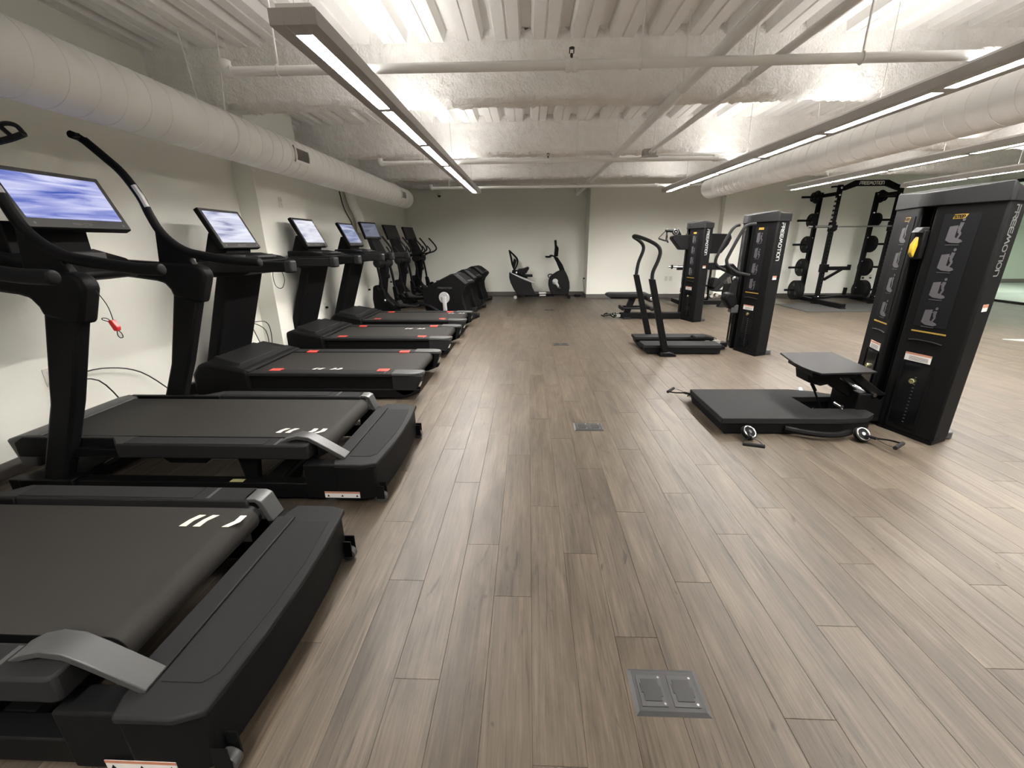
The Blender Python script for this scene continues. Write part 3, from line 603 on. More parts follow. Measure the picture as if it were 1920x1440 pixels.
def flat_treadmill(yc, label, scr, marks_x):
    t = thing('treadmill', label, 'treadmill', (-.95, yc, 0), 'treadmills with red edge markers')
    A = dict(abs_=True); zt = .256; zb = .247
    build('base_frame', MB().box(-3.0, -1.15, yc-.41, yc+.41, .03, .16), M['black2'], t, bevel=.01, **A)
    for s in (-1, 1):
        a, b = sorted((yc+s*.345, yc+s*.47))
        r = build('side_rail', MB().box(-2.60, -1.24, a, b, .222, zt), M['dark'], t, bevel=.008, **A)
        a3, b3 = sorted((yc+s*.36, yc+s*.46)); build('foot_grip', MB().box(-2.40, -1.36, a3, b3, zt, zt+.002), M['rub'], r, **A)
        build('rail_stripe', MB().box(-1.315, -1.305, a3, b3, zt, zt+.0015), M['grey'], r, **A)
        a2, b2 = sorted((yc+s*.42, yc+s*.445)); build('side_panel', MB().box(-2.62, -1.22, a2, b2, .10, .225), M['black'], t, bevel=.004, **A)
        a2, b2 = sorted((yc+s*.40, yc+s*.468)); build('side_skirt', MB().prism([(-2.62, .02), (-1.12, .02), (-1.0, .07), (-.985, .105), (-2.62, .105)], 'y', a2, b2), M['black'], t, bevel=.008, **A)
        for mx in (-2.42, -1.40):
            a2, b2 = sorted((yc+s*.318, yc+s*.394))
            build('edge_marker', MB().box(mx, mx+.105, a2, b2, zt-.006, zt+.003), M['coral'], r, **A)
        cp = [(-1.24, .345), (-1.24, .475), (-1.06, .475), (-.985, .455), (-.955, .415), (-.955, .365), (-.985, .345)]
        ec = build('end_cap', MB().prism([(x, yc+s*y) for x, y in cp], 'z', .232, zt+.004), M['grey'], t, bevel=.006, **A)
        cq = [(-1.24, .10), (-1.24, .235), (-.958, .235), (-.975, .19), (-1.02, .10), (-1.08, .055), (-1.15, .04)]
        a2, b2 = sorted((yc+s*.40, yc+s*.468)); build('end_cap_side', MB().prism(cq, 'y', a2, b2), M['dark'], ec, bevel=.008, **A)
        a2, b2 = sorted((yc+s*.345, yc+s*.40)); build('end_cap_inner', MB().prism([(-1.02, .235), (-.965, .235), (-.985, .16), (-1.02, .08), (-1.05, .06)], 'y', a2, b2), M['black'], ec, **A)
        build('glide_foot', MB().cyl((-1.2, yc+s*.38, 0), (-1.2, yc+s*.38, .04), .03, n=14).cyl((-2.9, yc+s*.36, 0), (-2.9, yc+s*.36, .04), .03, n=14), M['rub'], t, **A)
        build('handle_slot', MB().prism([(-.992, .13), (-.975, .17), (-1.0, .165), (-1.012, .13)], 'y', *sorted((yc+s*.415, yc+s*.455))), M['outlet'], ec, **A)
    pr = [(-2.66, zb), (-1.09, zb)] + arc(-1.09, zb-.05, .05, 90, -90, 10) + [(-1.3, zb-.1)]
    inn = [(-1.3, zb-.096), (-1.09, zb-.096)] + arc(-1.09, zb-.05, .046, -90, 90, 10) + [(-2.66, zb-.004)]
    be = build('belt', MB().prism(pr+inn, 'y', yc-.338, yc+.338), M['belt'], t, smooth=True, **A)
    mk = MB(); foot_marks(mk, marks_x[0], yc+marks_x[1], zb+.0004, .75); build('belt_mark', mk, M['white'], be, **A)
    build('roller', MB().cyl((-1.09, yc-.36, zb-.05), (-1.09, yc+.36, zb-.05), .044), M['black2'], t, smooth=True, **A)
    build('deck', MB().box(-2.6, -1.14, yc-.335, yc+.335, .19, zb-.006), M['black2'], t, **A)
    # motor hood
    hp = [(-2.57, .03), (-2.57, .262), (-2.60, .282), (-2.96, .352), (-3.03, .335), (-3.10, .24), (-3.11, .03)]
    build('motor_hood', MB().prism(hp, 'y', yc-.475, yc+.475), M['black'], t, bevel=.03, **A)
    build('hood_panel', MB().add([(-2.565, yc-.46, .268), (-2.565, yc+.46, .268), (-2.70, yc+.44, .3085), (-2.70, yc-.44, .3085), (-2.565, yc-.46, .262), (-2.565, yc+.46, .262), (-2.70, yc+.44, .30), (-2.70, yc-.44, .30)],
          [(0,1,2,3),(7,6,5,4),(0,4,5,1),(1,5,6,2),(2,6,7,3),(3,7,4,0)]), M['dark'], t, **A)
    build('hood_top', MB().add([(-2.71, yc-.34, .312), (-2.71, yc+.34, .312), (-2.98, yc+.30, .372), (-2.98, yc-.30, .372), (-2.71, yc-.36, .30), (-2.71, yc+.36, .30), (-3.0, yc+.32, .33), (-3.0, yc-.32, .33)],
          [(0,1,2,3),(7,6,5,4),(0,4,5,1),(1,5,6,2),(2,6,7,3),(3,7,4,0)]), M['dark'], t, bevel=.01, **A)
    # upright, console, handrails
    build('upright', MB().prism([(-3.10, .30), (-2.99, .30), (-2.685, 1.16), (-2.80, 1.16)], 'y', yc-.272, yc+.262), M['black'], t, bevel=.02, **A)
    cons = [(-2.90, -.30), (-2.86, -.40), (-2.74, -.455), (-2.02, -.475), (-2.005, -.455), (-2.01, -.40), (-2.03, -.385), (-2.42, -.36), (-2.47, -.32), (-2.49, 0), (-2.47, .32), (-2.42, .36), (-2.03, .385), (-2.01, .40), (-2.005, .455), (-2.02, .475), (-2.74, .455), (-2.86, .40), (-2.90, .30)]
    build('handrail', MB().prism([(x, yc+y) for x, y in cons], 'z', 1.150, 1.238), M['black'], t, bevel=.022, **A)
    for s in (-1, 1): build('rail_cap', MB().box(-2.065, -1.995, *sorted((yc+s*.378, yc+s*.481)), 1.144, 1.246), M['dark'], t, bevel=.016, **A)
    build('console', MB().prism([(-2.93, 1.22), (-2.48, 1.20), (-2.44, 1.235), (-2.52, 1.268), (-2.72, 1.30), (-2.93, 1.30)], 'y', yc-.33, yc+.33), M['black'], t, bevel=.018, **A)
    build('lower_console', MB().prism([(-2.86, 1.155), (-2.42, 1.155), (-2.52, 1.115), (-2.80, 1.10)], 'y', yc-.34, yc+.34), M['black'], t, bevel=.012, **A)
    for s in (-1, 1):
        cup = build('cup_holder', MB().lathe((-2.60, yc+s*.22, 1.262), (0, 0, 1), [(0, .05), (.022, .052), (.026, .046), (.010, .040)], 20), M['grey'], t, smooth=True, **A)
    build('tray', MB().box(-2.58, -2.47, yc-.15, yc+.15, 1.262, 1.276).box(-2.545, -2.50, yc-.08, yc+.08, 1.276, 1.279), M['grey'], t, bevel=.005, **A)
    build('display_neck', MB().prism([(-2.95, 1.28), (-2.74, 1.28), (-2.72, 1.40), (-2.82, 1.48), (-2.87, 1.48)], 'y', yc-.18, yc+.18), M['black'], t, bevel=.01, **A)
    monitor(t, -2.855, 1.685, -2.685, 1.345, .272, yc, scr, .042)
    build('power_cord', MB().tube(smooth_path([(-3.05, yc+.3, .06), (-3.12, yc+.4, .03), (-3.18, yc+.48, .2), (-3.22, yc+.5, .45), (-3.235, yc+.5, .50)]), .0055, 6), M['black2'], t, **A)
    return t
flat_treadmill(4.105, 'flat treadmill with a bright wavy screen, nearest of the three with red edge markers', M['scrB'], (-2.05, -.29))
flat_treadmill(5.61, 'flat treadmill with a nearly white screen, middle one of three with red markers', M['scrC'], (-1.72, .20))
flat_treadmill(6.925, 'flat treadmill with a half blue screen, next to the first elliptical trainer', M['scrD'], (-1.36, .24))
t = thing('charging_cord', 'thin cord hanging in a loop under the nearest flat treadmill rail', 'cord', (-2.18, 3.70, 1.15))
build('loop', MB().tube(smooth_path([(-2.215, 3.72, 1.152), (-2.222, 3.72, 1.10), (-2.215, 3.72, 1.04), (-2.19, 3.72, 1.012), (-2.155, 3.72, 1.015), (-2.13, 3.72, 1.06), (-2.125, 3.72, 1.10), (-2.135, 3.72, 1.152)]), .003, 6), M['boxd'], t, smooth=True, abs_=True)

# ------------------------------------------------------------------ elliptical trainers (local frame: user stands at +x)
def elliptical(loc, rz, label, scr):
    t = thing('elliptical_trainer', label, 'elliptical', loc, 'elliptical trainers'); t.rotation_euler.z = rz
    ORG[t.name] = (0, 0, 0)
    A = {}
    hp = [(-.88, .06), (-.92, .30), (-.95, .56), (-.60, .73), (-.36, .845), (-.27, .855), (-.20, .835), (-.01, .705), (-.01, .665), (-.10, .56), (-.135, .47), (-.125, .34), (-.07, .17), (-.03, .06)]
    hs = build('rear_housing', MB().prism(hp, 'y', -.17, .17), M['black'], t, bevel=.02)
    build('rear_panel', MB().add([(-.275, -.12, .861), (-.275, .12, .861), (-.03, .12, .722), (-.03, -.12, .722), (-.285, -.13, .84), (-.285, .13, .84), (-.035, .13, .70), (-.035, -.13, .70)], [(0,3,2,1),(4,5,6,7),(0,1,5,4),(1,2,6,5),(2,3,7,6),(3,0,4,7)]), M['grey'], hs, bevel=.004)
    build('side_strip', MB().add([(-.30, -.174, .845), (-.205, -.174, .83), (-.02, -.174, .70), (-.08, -.174, .675), (-.30, -.168, .845), (-.205, -.168, .83), (-.02, -.168, .70), (-.08, -.168, .675)], [(0,3,2,1),(4,5,6,7),(0,1,5,4),(1,2,6,5),(2,3,7,6),(3,0,4,7)]), M['grey'], hs)
    lt = MB(); lettering(lt, 'FREEMOTION', (-.62, -.171, .585), (1, 0, 0), (0, 0, 1), (0, -1, 0), .024, 1.0, .25); build('lettering', lt, M['picto'], hs)
    for s in (-1, 1):
        d = build('crank_disc', MB().lathe((-.50, s*.170, .42), (0, s, 0), [(0, .105), (.012, .105), (.016, .098), (.016, .085), (.010, .08), (.010, .0)], 28), M['silver'], t, smooth=True)
        build('crank_arm', MB().tube([(-.50, s*.195, .44), (-.485, s*.20, .28), (-.475, s*.205, .10)], [.05, .038, .045], 14, rb=.018), M['silver'], d, smooth=True)
    build('base_beam', MB().box(-1.98, -.04, -.05, .05, .045, .11), M['black2'], t, bevel=.01)
    for x, l in ((-.04, .30), (-1.92, .26)):
        f = build('stabilizer', MB().cyl((x, -l, .045), (x, l, .045), .034, n=14), M['black2'], t, smooth=True)
        for s in (-1, 1): build('stabilizer_cap', MB().box(x-.045, x+.045, s*l-.035, s*l+.035, 0, .085), M['rub'], f, bevel=.01)
    sh = [(-2.02, .06), (-1.70, .06), (-1.55, .10), (-1.60, .22), (-1.78, .40), (-1.90, .58), (-1.96, .62), (-2.02, .58), (-2.05, .35)]
    build('front_shroud', MB().prism(sh, 'y', -.12, .12), M['black'], t, bevel=.03)
    build('mast', MB().prism([(-1.95, .45), (-1.80, .45), (-1.72, .85), (-1.70, 1.0), (-1.86, 1.0), (-1.88, .85)], 'y', -.055, .055).box(-1.76, -1.70, -.05, .05, .74, .82), M['black'], t, bevel=.02)
    dr = MB().lathe((-1.80, -.25, 1.03), (0, 1, 0), [(0, .045), (.012, .072), (.04, .088), (.10, .082), (.25, .068), (.40, .082), (.46, .088), (.488, .072), (.5, .045)], 24)
    build('pivot_drum', dr, M['dark'], t, smooth=True)
    build('pivot_collar', MB().lathe((-1.80, 0, 1.06), (0, 0, 1), [(0, .075), (.05, .08), (.07, .07)], 20), M['black'], t, smooth=True)
    for s in (-1, 1):
        sw = build('swing_arm', MB().tube(smooth_path([(-1.80, s*.22, 1.0), (-1.76, s*.23, .75), (-1.73, s*.235, .48), (-1.70, s*.235, .36)]), .024, 10), M['black2'], t, smooth=True)
        build('swing_sleeve', MB().prism([(-1.78, .56), (-1.70, .56), (-1.64, .34), (-1.70, .30), (-1.76, .34)], 'y', s*.235-.03, s*.235+.03), M['black'], sw, bevel=.01)
        build('pivot_bolt', MB().cyl((-1.67, s*.235-.04, .36), (-1.67, s*.235+.04, .36), .018, n=12), M['chrome'], sw, smooth=True)
        hb_ = build('swing_handle', MB().tube(smooth_path([(-1.80, s*.22, 1.06), (-1.66, s*.24, 1.14), (-1.52, s*.26, 1.18), (-1.44, s*.27, 1.24), (-1.46, s*.27, 1.32), (-1.56, s*.26, 1.44), (-1.62, s*.25, 1.50)]), .0175, 10), M['rub'], t, smooth=True)
        zr, zf = (.30, .22) if s < 0 else (.52, .34)
        pd = build('pedal_arm', MB().tube(smooth_path([(-1.67, s*.235, .36), (-1.58, s*.215, zf+.07), (-1.45, s*.205, zf), (-.9, s*.20, zf+(.07 if s < 0 else .18)), (-.52, s*.20, .10 if s < 0 else .70)]), .030, 10), M['black2'], t, smooth=True)
        x0 = -1.42
        foot = [(-.20, -.03), (-.22, .10), (-.20, .12), (-.17, .05), (.12, .03), (.17, .02), (.19, .06), (.21, .05), (.20, -.03)]
        build('pedal', MB().prism([(x0+.22+x, zf+.035+z*1.0 if False else zf+.02+z*.9) for x, z in [(-.20, 0), (-.24, .12), (-.21, .13), (-.17, .05), (.15, .03), (.20, .06), (.22, .05), (.19, 0)]], 'y', s*.20-.075, s*.20+.075), M['rub'], pd, bevel=.012)
    build('fixed_handle', MB().tube(smooth_path([(-1.80, -.05, 1.12), (-1.70, -.16, 1.14), (-1.60, -.18, 1.16), (-1.55, -.15, 1.22), (-1.62, -.13, 1.32)]), .015, 8).tube(smooth_path([(-1.80, .05, 1.12), (-1.70, .16, 1.14), (-1.60, .18, 1.16), (-1.55, .15, 1.22), (-1.62, .13, 1.32)]), .015, 8), M['rub'], t, smooth=True)
    build('console_neck', MB().prism([(-1.90, 1.08), (-1.74, 1.08), (-1.78, 1.20), (-1.93, 1.48), (-2.02, 1.48)], 'y', -.14, .14), M['dark'], t, bevel=.015)
    monitor(t, -2.055, 1.765, -1.945, 1.465, .262, 0, scr, .04, (.03, .03, .03, .04), marks=False)
    ORG[t.name] = tuple(loc)
    return t
RZ = math.radians(-13)
elliptical((-1.03, 7.95, 0), RZ, 'elliptical trainer with a lit screen, right behind the last treadmill', M['scrE'])
elliptical((-1.03, 9.27, 0), RZ, 'elliptical trainer with a dark screen, middle one of three', M['scrF'])
elliptical((-1.00, 10.62, 0), RZ, 'elliptical trainer nearest the back wall, its right handle standing clear', M['scrF'])

# ------------------------------------------------------------------ weight-stack towers
def figure_print(mb, o, u, v, n, s, kind):
    """one grey instruction drawing: the machine as a block and a person moving on it"""
    def P(pl): mb.slab(o, u, v, n, [(x*s, y*s) for x, y in pl], .0014)
    def limb(a, b, w0, w1):
        dx, dy = b[0]-a[0], b[1]-a[1]; d = math.hypot(dx, dy); px, py = -dy/d, dx/d
        P([(a[0]+px*w0, a[1]+py*w0), (a[0]-px*w0, a[1]-py*w0), (b[0]-px*w1, b[1]-py*w1), (b[0]+px*w1, b[1]+py*w1)])
    if kind[0] == 'S':      # stepping platform with a standing / stepping person
        P([(-.45, -.38), (-.40, .40), (0, .46), (-.02, -.22), (.35, -.36), (.42, -.46), (.25, -.55), (-.20, -.52)])
        hip = (.10 + .02*int(kind[1]), .12); hd = (.20, .78 - .08*int(kind[1]))
        limb(hip, (hd[0]-.03, hd[1]-.16), .07, .09); limb(hip, (.22, -.02), .075, .055); limb((.22, -.02), (.12, -.30), .055, .04)
        limb((hd[0]-.03, hd[1]-.2), (.02, .28), .045, .03); P([(hd[0]+.075*math.cos(a*PI/4), hd[1]+.09*math.sin(a*PI/4)) for a in range(8)]); P([(-.40, -.66), (.30, -.66), (.30, -.63), (-.40, -.63)])
    else:                   # seated or bent person pressing against the tower
        P([(-.45, -.45), (-.42, .50), (-.02, .58), (-.05, .18), (.02, -.35), (-.12, -.55)])
        k = int(kind[1]); hip = (.12, -.12-.03*k); hd = (.22+.03*k, .44-.06*k)
        limb(hip, (hd[0]-.02, hd[1]-.15), .075, .09); limb(hip, (.34, -.18+.05*k), .08, .06); limb((.34, -.18+.05*k), (.24, -.52), .06, .045)
        limb((hd[0], hd[1]-.2), (.0, .15+.05*k), .045, .03); P([(hd[0]+.08*math.cos(a*PI/4), hd[1]+.09*math.sin(a*PI/4)) for a in range(8)])
        limb((-.3, -.62), (.3, -.60), .02, .02)
def tower(t, ox, oy, kinds, word=None, handle_z=None, lit=1, knobs=(.41,)):
    A = dict(abs_=True); zt = 1.585
    W = lambda q: [(ox+x, oy+y) for x, y in q]
    pln = [(-.05, .05), (-.122, .05), (-.124, .075), (-.112, .10), (-.024, .402), (-.010, .41), (.155, .332), (.155, -.332), (-.010, -.41), (-.024, -.402), (-.112, -.10), (-.124, -.075), (-.122, -.05), (-.05, -.05)]
    body = build('shroud', MB().prism(W(pln), 'z', .03, zt), M['black'], t, bevel=.006, **A)
    build('plinth', MB().prism(W([(x*.985, y*.985) for x, y in pln]), 'z', 0, .03), M['black2'], t, **A)
    # cap with a fascia that rises towards the back corners
    out = [(-.134, .078), (-.120, .108), (-.032, .41), (-.010, .422), (.165, .342), (.165, -.342), (-.010, -.422), (-.032, -.41), (-.120, -.108), (-.134, -.078)]
    ztop = [1.672, 1.675, 1.696, 1.668, 1.662, 1.662, 1.668, 1.696, 1.675, 1.672]; n = len(out)
    vs = [(ox+x, oy+y, zt-.004) for x, y in out] + [(ox+x, oy+y, z) for (x, y), z in zip(out, ztop)] + [(ox+x, oy+y, 1.698) for x, y in ((-.07, .0), (-.01, .33), (.07, .26), (.07, -.26), (-.01, -.33))]
    k = 2*n; fs = [tuple(range(n))]+[(i, n+i, n+(i+1) % n, (i+1) % n) for i in range(n)]
    r_ = lambda i: n+i % n
    fs += [(k, r_(1), r_(0)), (k, r_(0), r_(9)), (k, r_(9), r_(8)), (k, k+1, r_(2), r_(1)), (k+4, k, r_(8), r_(7)), (k+1, r_(3), r_(2)), (k+1, k+2, r_(4), r_(3)), (k+2, k+3, r_(5), r_(4)), (k+3, k+4, r_(6), r_(5)), (k+4, r_(7), r_(6)), (k, k+4, k+3, k+2, k+1)]
    fs = [f[::-1] for f in fs]
    build('cap', MB().add(vs, fs), M['dark'], t, bevel=.005, **A)
    # the pulley slot at the nose
    build('slot_rail', MB().cyl((ox-.065, oy-.022, .05), (ox-.065, oy-.022, zt-.01), .008, n=8), M['black2'], body, **A)
    build('slot_rail', MB().cyl((ox-.065, oy+.022, .05), (ox-.065, oy+.022, zt-.01), .008, n=8), M['black2'], body, **A)
    for s in (-1, 1):
        N = Vector((ox-.024, oy+s*.402, 0)); u = Vector((-.088, -s*.302, 0)).normalized(); nn = Vector((u.y*s, -u.x*s, 0))
        if nn.x > 0: nn = -nn
        uu = -u if s < 0 else u       # left-to-right seen from outside
        def P(d, z, e=0): return N + u*d + Vector((0, 0, z)) + nn*e
        def rect(name, d0, d1, z0, z1, m_, par, e=.001, t=.002):
            a = P(d0, z0, e); pl_ = [(0, 0), ((d1-d0), 0), ((d1-d0), z1-z0), (0, z1-z0)]
            return build(name, MB().slab(a, u, (0, 0, 1), nn, pl_, t), m_, par, **A)
        pp_ = rect('picture_panel', .110, .305, .80, 1.525, M['panel'], body)
        rect('title_plate', .175, .250, 1.495, 1.520, M['gold'], pp_, .003) if word is None else None
        if word:
            a = P(.245, 1.500, .003) if s < 0 else P(.180, 1.500, .003)
            bl = MB(); bl.slab(a, uu, (0, 0, 1), nn, [(-.008, -.006), (.056, -.006), (.070, .022), (-.002, .022)], .0012); ttl = build('title_plate', bl, M['gold'], pp_, **A)
            lt = MB(); lettering(lt, word, a+nn*.0014, uu, Vector((.0, 0, 1)), nn, .016, .75, .26, .001); build('lettering', lt, M['black'], pp_, **A)
        for i, (kd, z) in enumerate(zip(kinds, (1.405, 1.230, 1.052, .868))):
            fm = MB(); figure_print(fm, P(.212, z, .0035), uu, Vector((0, 0, 1)), nn, .108, kd); build('instruction_picture', fm, M['picto'], pp_, **A)
        rect('yellow_line', .098, .305, .757, .767, M['gold'], body)
        build('grip_groove', MB().tube(smooth_path([P(.105, .692, .002), P(.16, .700, .004), P(.25, .702, .004), P(.305, .694, .002)]), .005, 6), M['dark'], body, **A)
        lb = rect('warning_label', .135, .298, .55, .607, M['label'], body, .001)
        rect('label_band', .135, .298, .595, .607, M['orange'], lb, .003, .001)
        for j in range(3): rect('label_line', .150, .27, .558+.010*j, .561+.010*j, M['grey'], lb, .003, .001)
        # stack window: recessed strip with pin holes and a knob
        sw = rect('stack_window', .115, .290, .07, .535, M['gloss'], body)
        rect('window_edge', .105, .115, .06, .54, M['black'], sw, .001, .008); rect('window_edge', .290, .300, .06, .54, M['black'], sw, .001, .008)
        hm = MB()
        for j in range(14): hm.slab(P(.185, .10+.026*j, .003), u, (0, 0, 1), nn, [(0, 0), (.012, 0), (.012, .006), (0, .006)], .001)
        ho = build('pin_hole', hm, M['grey'], sw, **A); ho['kind'] = 'stuff'
        for z in knobs:
            c = P(.205, z, .003); build('pin_knob', MB().lathe(c, nn, [(0, .019), (.012, .019), (.016, .015), (.016, .009), (.008, .008)], 18), M['brass'], sw, smooth=True, **A)
        # the narrow back panel with the vertical lettering
        F = Vector((ox-.010, oy+s*.41, 0)); f = Vector((.165, -s*.078, 0)).normalized(); nf = Vector((-f.y*s*-1, f.x*s*-1, 0)); nf = Vector((f.y, -f.x, 0))
        if nf.y*s < 0: nf = -nf
        lt = MB(); up = f if s < 0 else -f
        o_ = F + (f*.055 if s < 0 else f*.112) + Vector((0, 0, 1.56)) + nf*.001
        wd_ = lettering(lt, 'FREEMOTION', o_, Vector((0, 0, -1)) if s < 0 else Vector((0, 0, -1)), up, nf, .050, .70, .16, .0015)
        build('lettering', lt, M['letter'] if lit else M['picto2'], body, **A)
        sl = MB().slab(F+f*.055+Vector((0, 0, .93))+nf*.001, f, (0, 0, 1), nf, [(0, 0), (.065, 0), (.065, .045), (0, .045)], .0015); sl = build('small_label', sl, M['label'], body, **A)
        build('label_band', MB().slab(F+f*.055+Vector((0, 0, .955))+nf*.0026, f, (0, 0, 1), nf, [(0, 0), (.065, 0), (.065, .02), (0, .02)], .0008), M['orange'], sl, **A)
    build('rear_foot', MB().prism(W([(.10, -.30), (.22, -.30), (.25, -.27), (.25, -.22), (.22, -.19), (.10, -.19)]), 'z', 0, .055), M['grey'], t, bevel=.01, **A)
    build('rear_foot', MB().prism(W([(.10, .30), (.22, .30), (.25, .27), (.25, .22), (.22, .19), (.10, .19)]), 'z', 0, .055), M['grey'], t, bevel=.01, **A)
    if handle_z:
        cr = build('carriage', MB().box(ox-.150, ox-.06, oy-.040, oy+.040, handle_z-.09, handle_z+.10), M['black2'], t, bevel=.006, **A)
        build('release_lever', MB().prism([(ox-.155, handle_z+.06), (ox-.180, handle_z+.01), (ox-.180, handle_z-.05), (ox-.158, handle_z-.08), (ox-.148, handle_z)], 'y', oy-.016, oy+.016), M['yellow'], cr, bevel=.006, **A)
        build('carriage_cap', MB().prism([(ox-.185, handle_z+.085), (ox-.155, handle_z+.12), (ox-.11, handle_z+.12), (ox-.12, handle_z+.075)], 'y', oy-.03, oy+.03), M['dark'], cr, bevel=.004, **A)
M['letter'] = mat('light_print', (.46, .46, .45), .5); M['picto2'] = mat('mid_grey_print', (.15, .15, .147), .5)
M['brass'] = mat('brass_knob', (.55, .52, .30), .25, .9)
def strap_handle(mb_s, mb_g, c, d, tilt=0, w=.06, l=.13):
    """nylon strap triangle with a grip tube; c: ring point, d: direction of the pull in the floor plane"""
    c = Vector(c); d = Vector(d).normalized(); s = d.cross(Vector((0, 0, 1))).normalized()
    a = c + d*l + s*w; b = c + d*l - s*w
    mb_s.tube(smooth_path([c, c+d*l*.5+s*w*.8, a], 4), .006, 6, rb=.002).tube(smooth_path([c, c+d*l*.5-s*w*.8, b], 4), .006, 6, rb=.002)
    mb_g.cyl(a+s*.006, b-s*.006, .0135, n=12)
def pulley(par, c, ax, d, name='pulley', hand=True):
    c = Vector(c); r = .045
    p = build(name, MB().lathe(c-Vector(ax)*.012, ax, [(0, .056), (.006, .056), (.010, .046), (.014, .046), (.018, .056), (.024, .056)], 22), M['black2'], par, smooth=True, abs_=True)
    build('pulley_rim', MB().ring(c+Vector(ax)*.013, ax, .044, .006).ring(c-Vector(ax)*.013, ax, .044, .006).cyl(c-Vector(ax)*.018, c+Vector(ax)*.018, .012, n=12), M['chrome'], p, smooth=True, abs_=True)
    if hand:
        d = Vector(d).normalized(); e = c + d*.05; s_ = MB(); g_ = MB()
        s_.cyl(c+d*.03, e+d*.035, .011, n=10)
        z = max(e.z, .02); strap_handle(s_, g_, e+d*.03, (d.x, d.y, -e.z*.3 if e.z < .2 else d.z))
        build('strap', s_, M['black2'], p, smooth=True, abs_=True); build('grip', g_, M['rub'], p, smooth=True, abs_=True)
    return p

# the stepping machine, nearest
t = thing('step_machine', 'tall black weight tower with a low stepping platform, nearest on the right', 'gym machine', (2.83, 3.20, 0), 'towers with weight stacks')
A = dict(abs_=True)
tower(t, 2.83, 3.20, ('S0', 'S1', 'S2', 'S3'), 'STEP', 1.33, lit=0, knobs=(.41,))
pl = [(1.432, 2.950), (1.432, 3.610), (2.28, 3.625), (2.45, 3.58), (2.60, 3.48), (2.60, 3.43), (2.20, 3.42), (2.20, 3.165), (2.60, 3.165), (2.60, 3.06), (2.50, 2.985), (2.28, 2.958)]
build('platform', MB().prism(pl, 'z', .085, .130), M['rub'], t, bevel=.005, **A)
build('platform_skirt', MB().prism([(1.47, 2.955), (1.47, 3.605), (2.28, 3.62), (2.45, 3.575), (2.59, 3.475), (2.59, 3.44), (2.18, 3.44), (2.18, 3.145), (2.59, 3.145), (2.59, 3.065), (2.50, 2.99), (2.28, 2.963)], 'z', .006, .10), M['black2'], t, bevel=.01, **A)
build('platform_nose', MB().prism([(1.434, .126), (1.434, .10), (1.462, .006), (1.48, .006), (1.48, .125)], 'y', 2.955, 3.605), M['black'], t, **A)
for x in (2.21, 2.43): build('bolt', MB().lathe((x, 3.15, .13), (0, 0, 1), [(0, .009), (.004, .009), (.006, .005)], 10), M['chrome'], t, smooth=True, **A)
sp = [(2.135, 3.587), (2.36, 3.60), (2.578, 3.606), (2.51, 3.025), (2.30, 3.00), (2.09, 2.98), (2.066, 3.06), (2.057, 3.145), (2.066, 3.27), (2.092, 3.393)]
build('step_plate', MB().prism(sp, 'z', .456, .470), M['dark2'] if 'dark2' in M else M['dark'], t, bevel=.003, **A)
build('plate_bracket', MB().prism([(2.10, 3.08), (2.42, 3.08), (2.42, 3.50), (2.16, 3.50)], 'z', .405, .457).prism([(2.14, .41), (2.38, .41), (2.40, .34), (2.26, .30), (2.16, .33)], 'y', 3.20, 3.36), M['black'], t, bevel=.006, **A)
build('link_arm', MB().prism([(2.24, .36), (2.33, .40), (2.68, .20), (2.66, .12)], 'y', 3.235, 3.335).prism([(2.40, .41), (2.48, .42), (2.72, .25), (2.68, .20)], 'y', 3.14, 3.20).prism([(2.40, .41), (2.48, .42), (2.72, .25), (2.68, .20)], 'y', 3.38, 3.44), M['black2'], t, bevel=.008, **A)
build('pivot_block', MB().box(2.52, 2.74, 3.14, 3.44, .03, .26), M['black2'], t, bevel=.012, **A)
build('gas_strut', MB().cyl((2.215, 3.24, .31), (2.33, 3.24, .10), .008, n=8).cyl((2.255, 3.24, .25), (2.215, 3.24, .31), .013, n=8), M['black2'], t, smooth=True, **A)
build('pivot_pin', MB().cyl((2.62, 3.12, .255), (2.62, 3.46, .255), .016, n=12).cyl((2.42, 3.15, .15), (2.42, 3.23, .15), .014, n=10), M['chrome'], t, smooth=True, **A)
pulley(t, (1.60, 2.875, .052), (.25, -.6, .76), (-.30, -.95, 0))
pulley(t, (2.385, 2.86, .052), (.1, -.75, .66), (.55, -.80, 0))
build('cable_guide', MB().tube(smooth_path([(1.90, 2.955, .05), (2.05, 2.88, .045), (2.2, 2.86, .045), (2.33, 2.90, .05)]), .022, 8), M['black2'], t, smooth=True, **A)
pulley(t, (1.49, 3.66, .06), (0, .5, .86), (-.55, .45, 0))
build('pulley_stub', MB().cyl((2.42, 3.63, .08), (2.45, 3.72, .10), .018, n=10), M['silver'], t, smooth=True, **A)

# the middle machine with big bent handles
t = thing('leg_machine', 'black weight tower with two bent loop handles, in the middle of the three towers', 'gym machine', (2.842, 5.663, 0), 'towers with weight stacks')
tower(t, 2.842, 5.663, ('P0', 'P1', 'P2', 'P3'), None, None, lit=1, knobs=(.50,))
for y, m_ in (([(2.70, 5.50, 1.562), (2.61, 5.50, 1.548), (2.555, 5.50, 1.490), (2.432, 5.5, 1.198), (2.421, 5.5, 1.133), (2.445, 5.5, 1.08), (2.50, 5.5, 1.04), (2.569, 5.5, 1.001), (2.72, 5.50, .968)], 0),
              ([(2.72, 5.95, 1.568), (2.661, 5.95, 1.548), (2.603, 5.95, 1.461), (2.502, 5.95, 1.227), (2.473, 5.95, 1.129), (2.490, 5.95, 1.075), (2.55, 5.95, 1.03), (2.615, 5.95, 1.0), (2.72, 5.95, .956)], 1)):
    h = build('loop_handle', MB().tube(smooth_path(y, 5), .019, 12), M['rub'], t, smooth=True, **A)
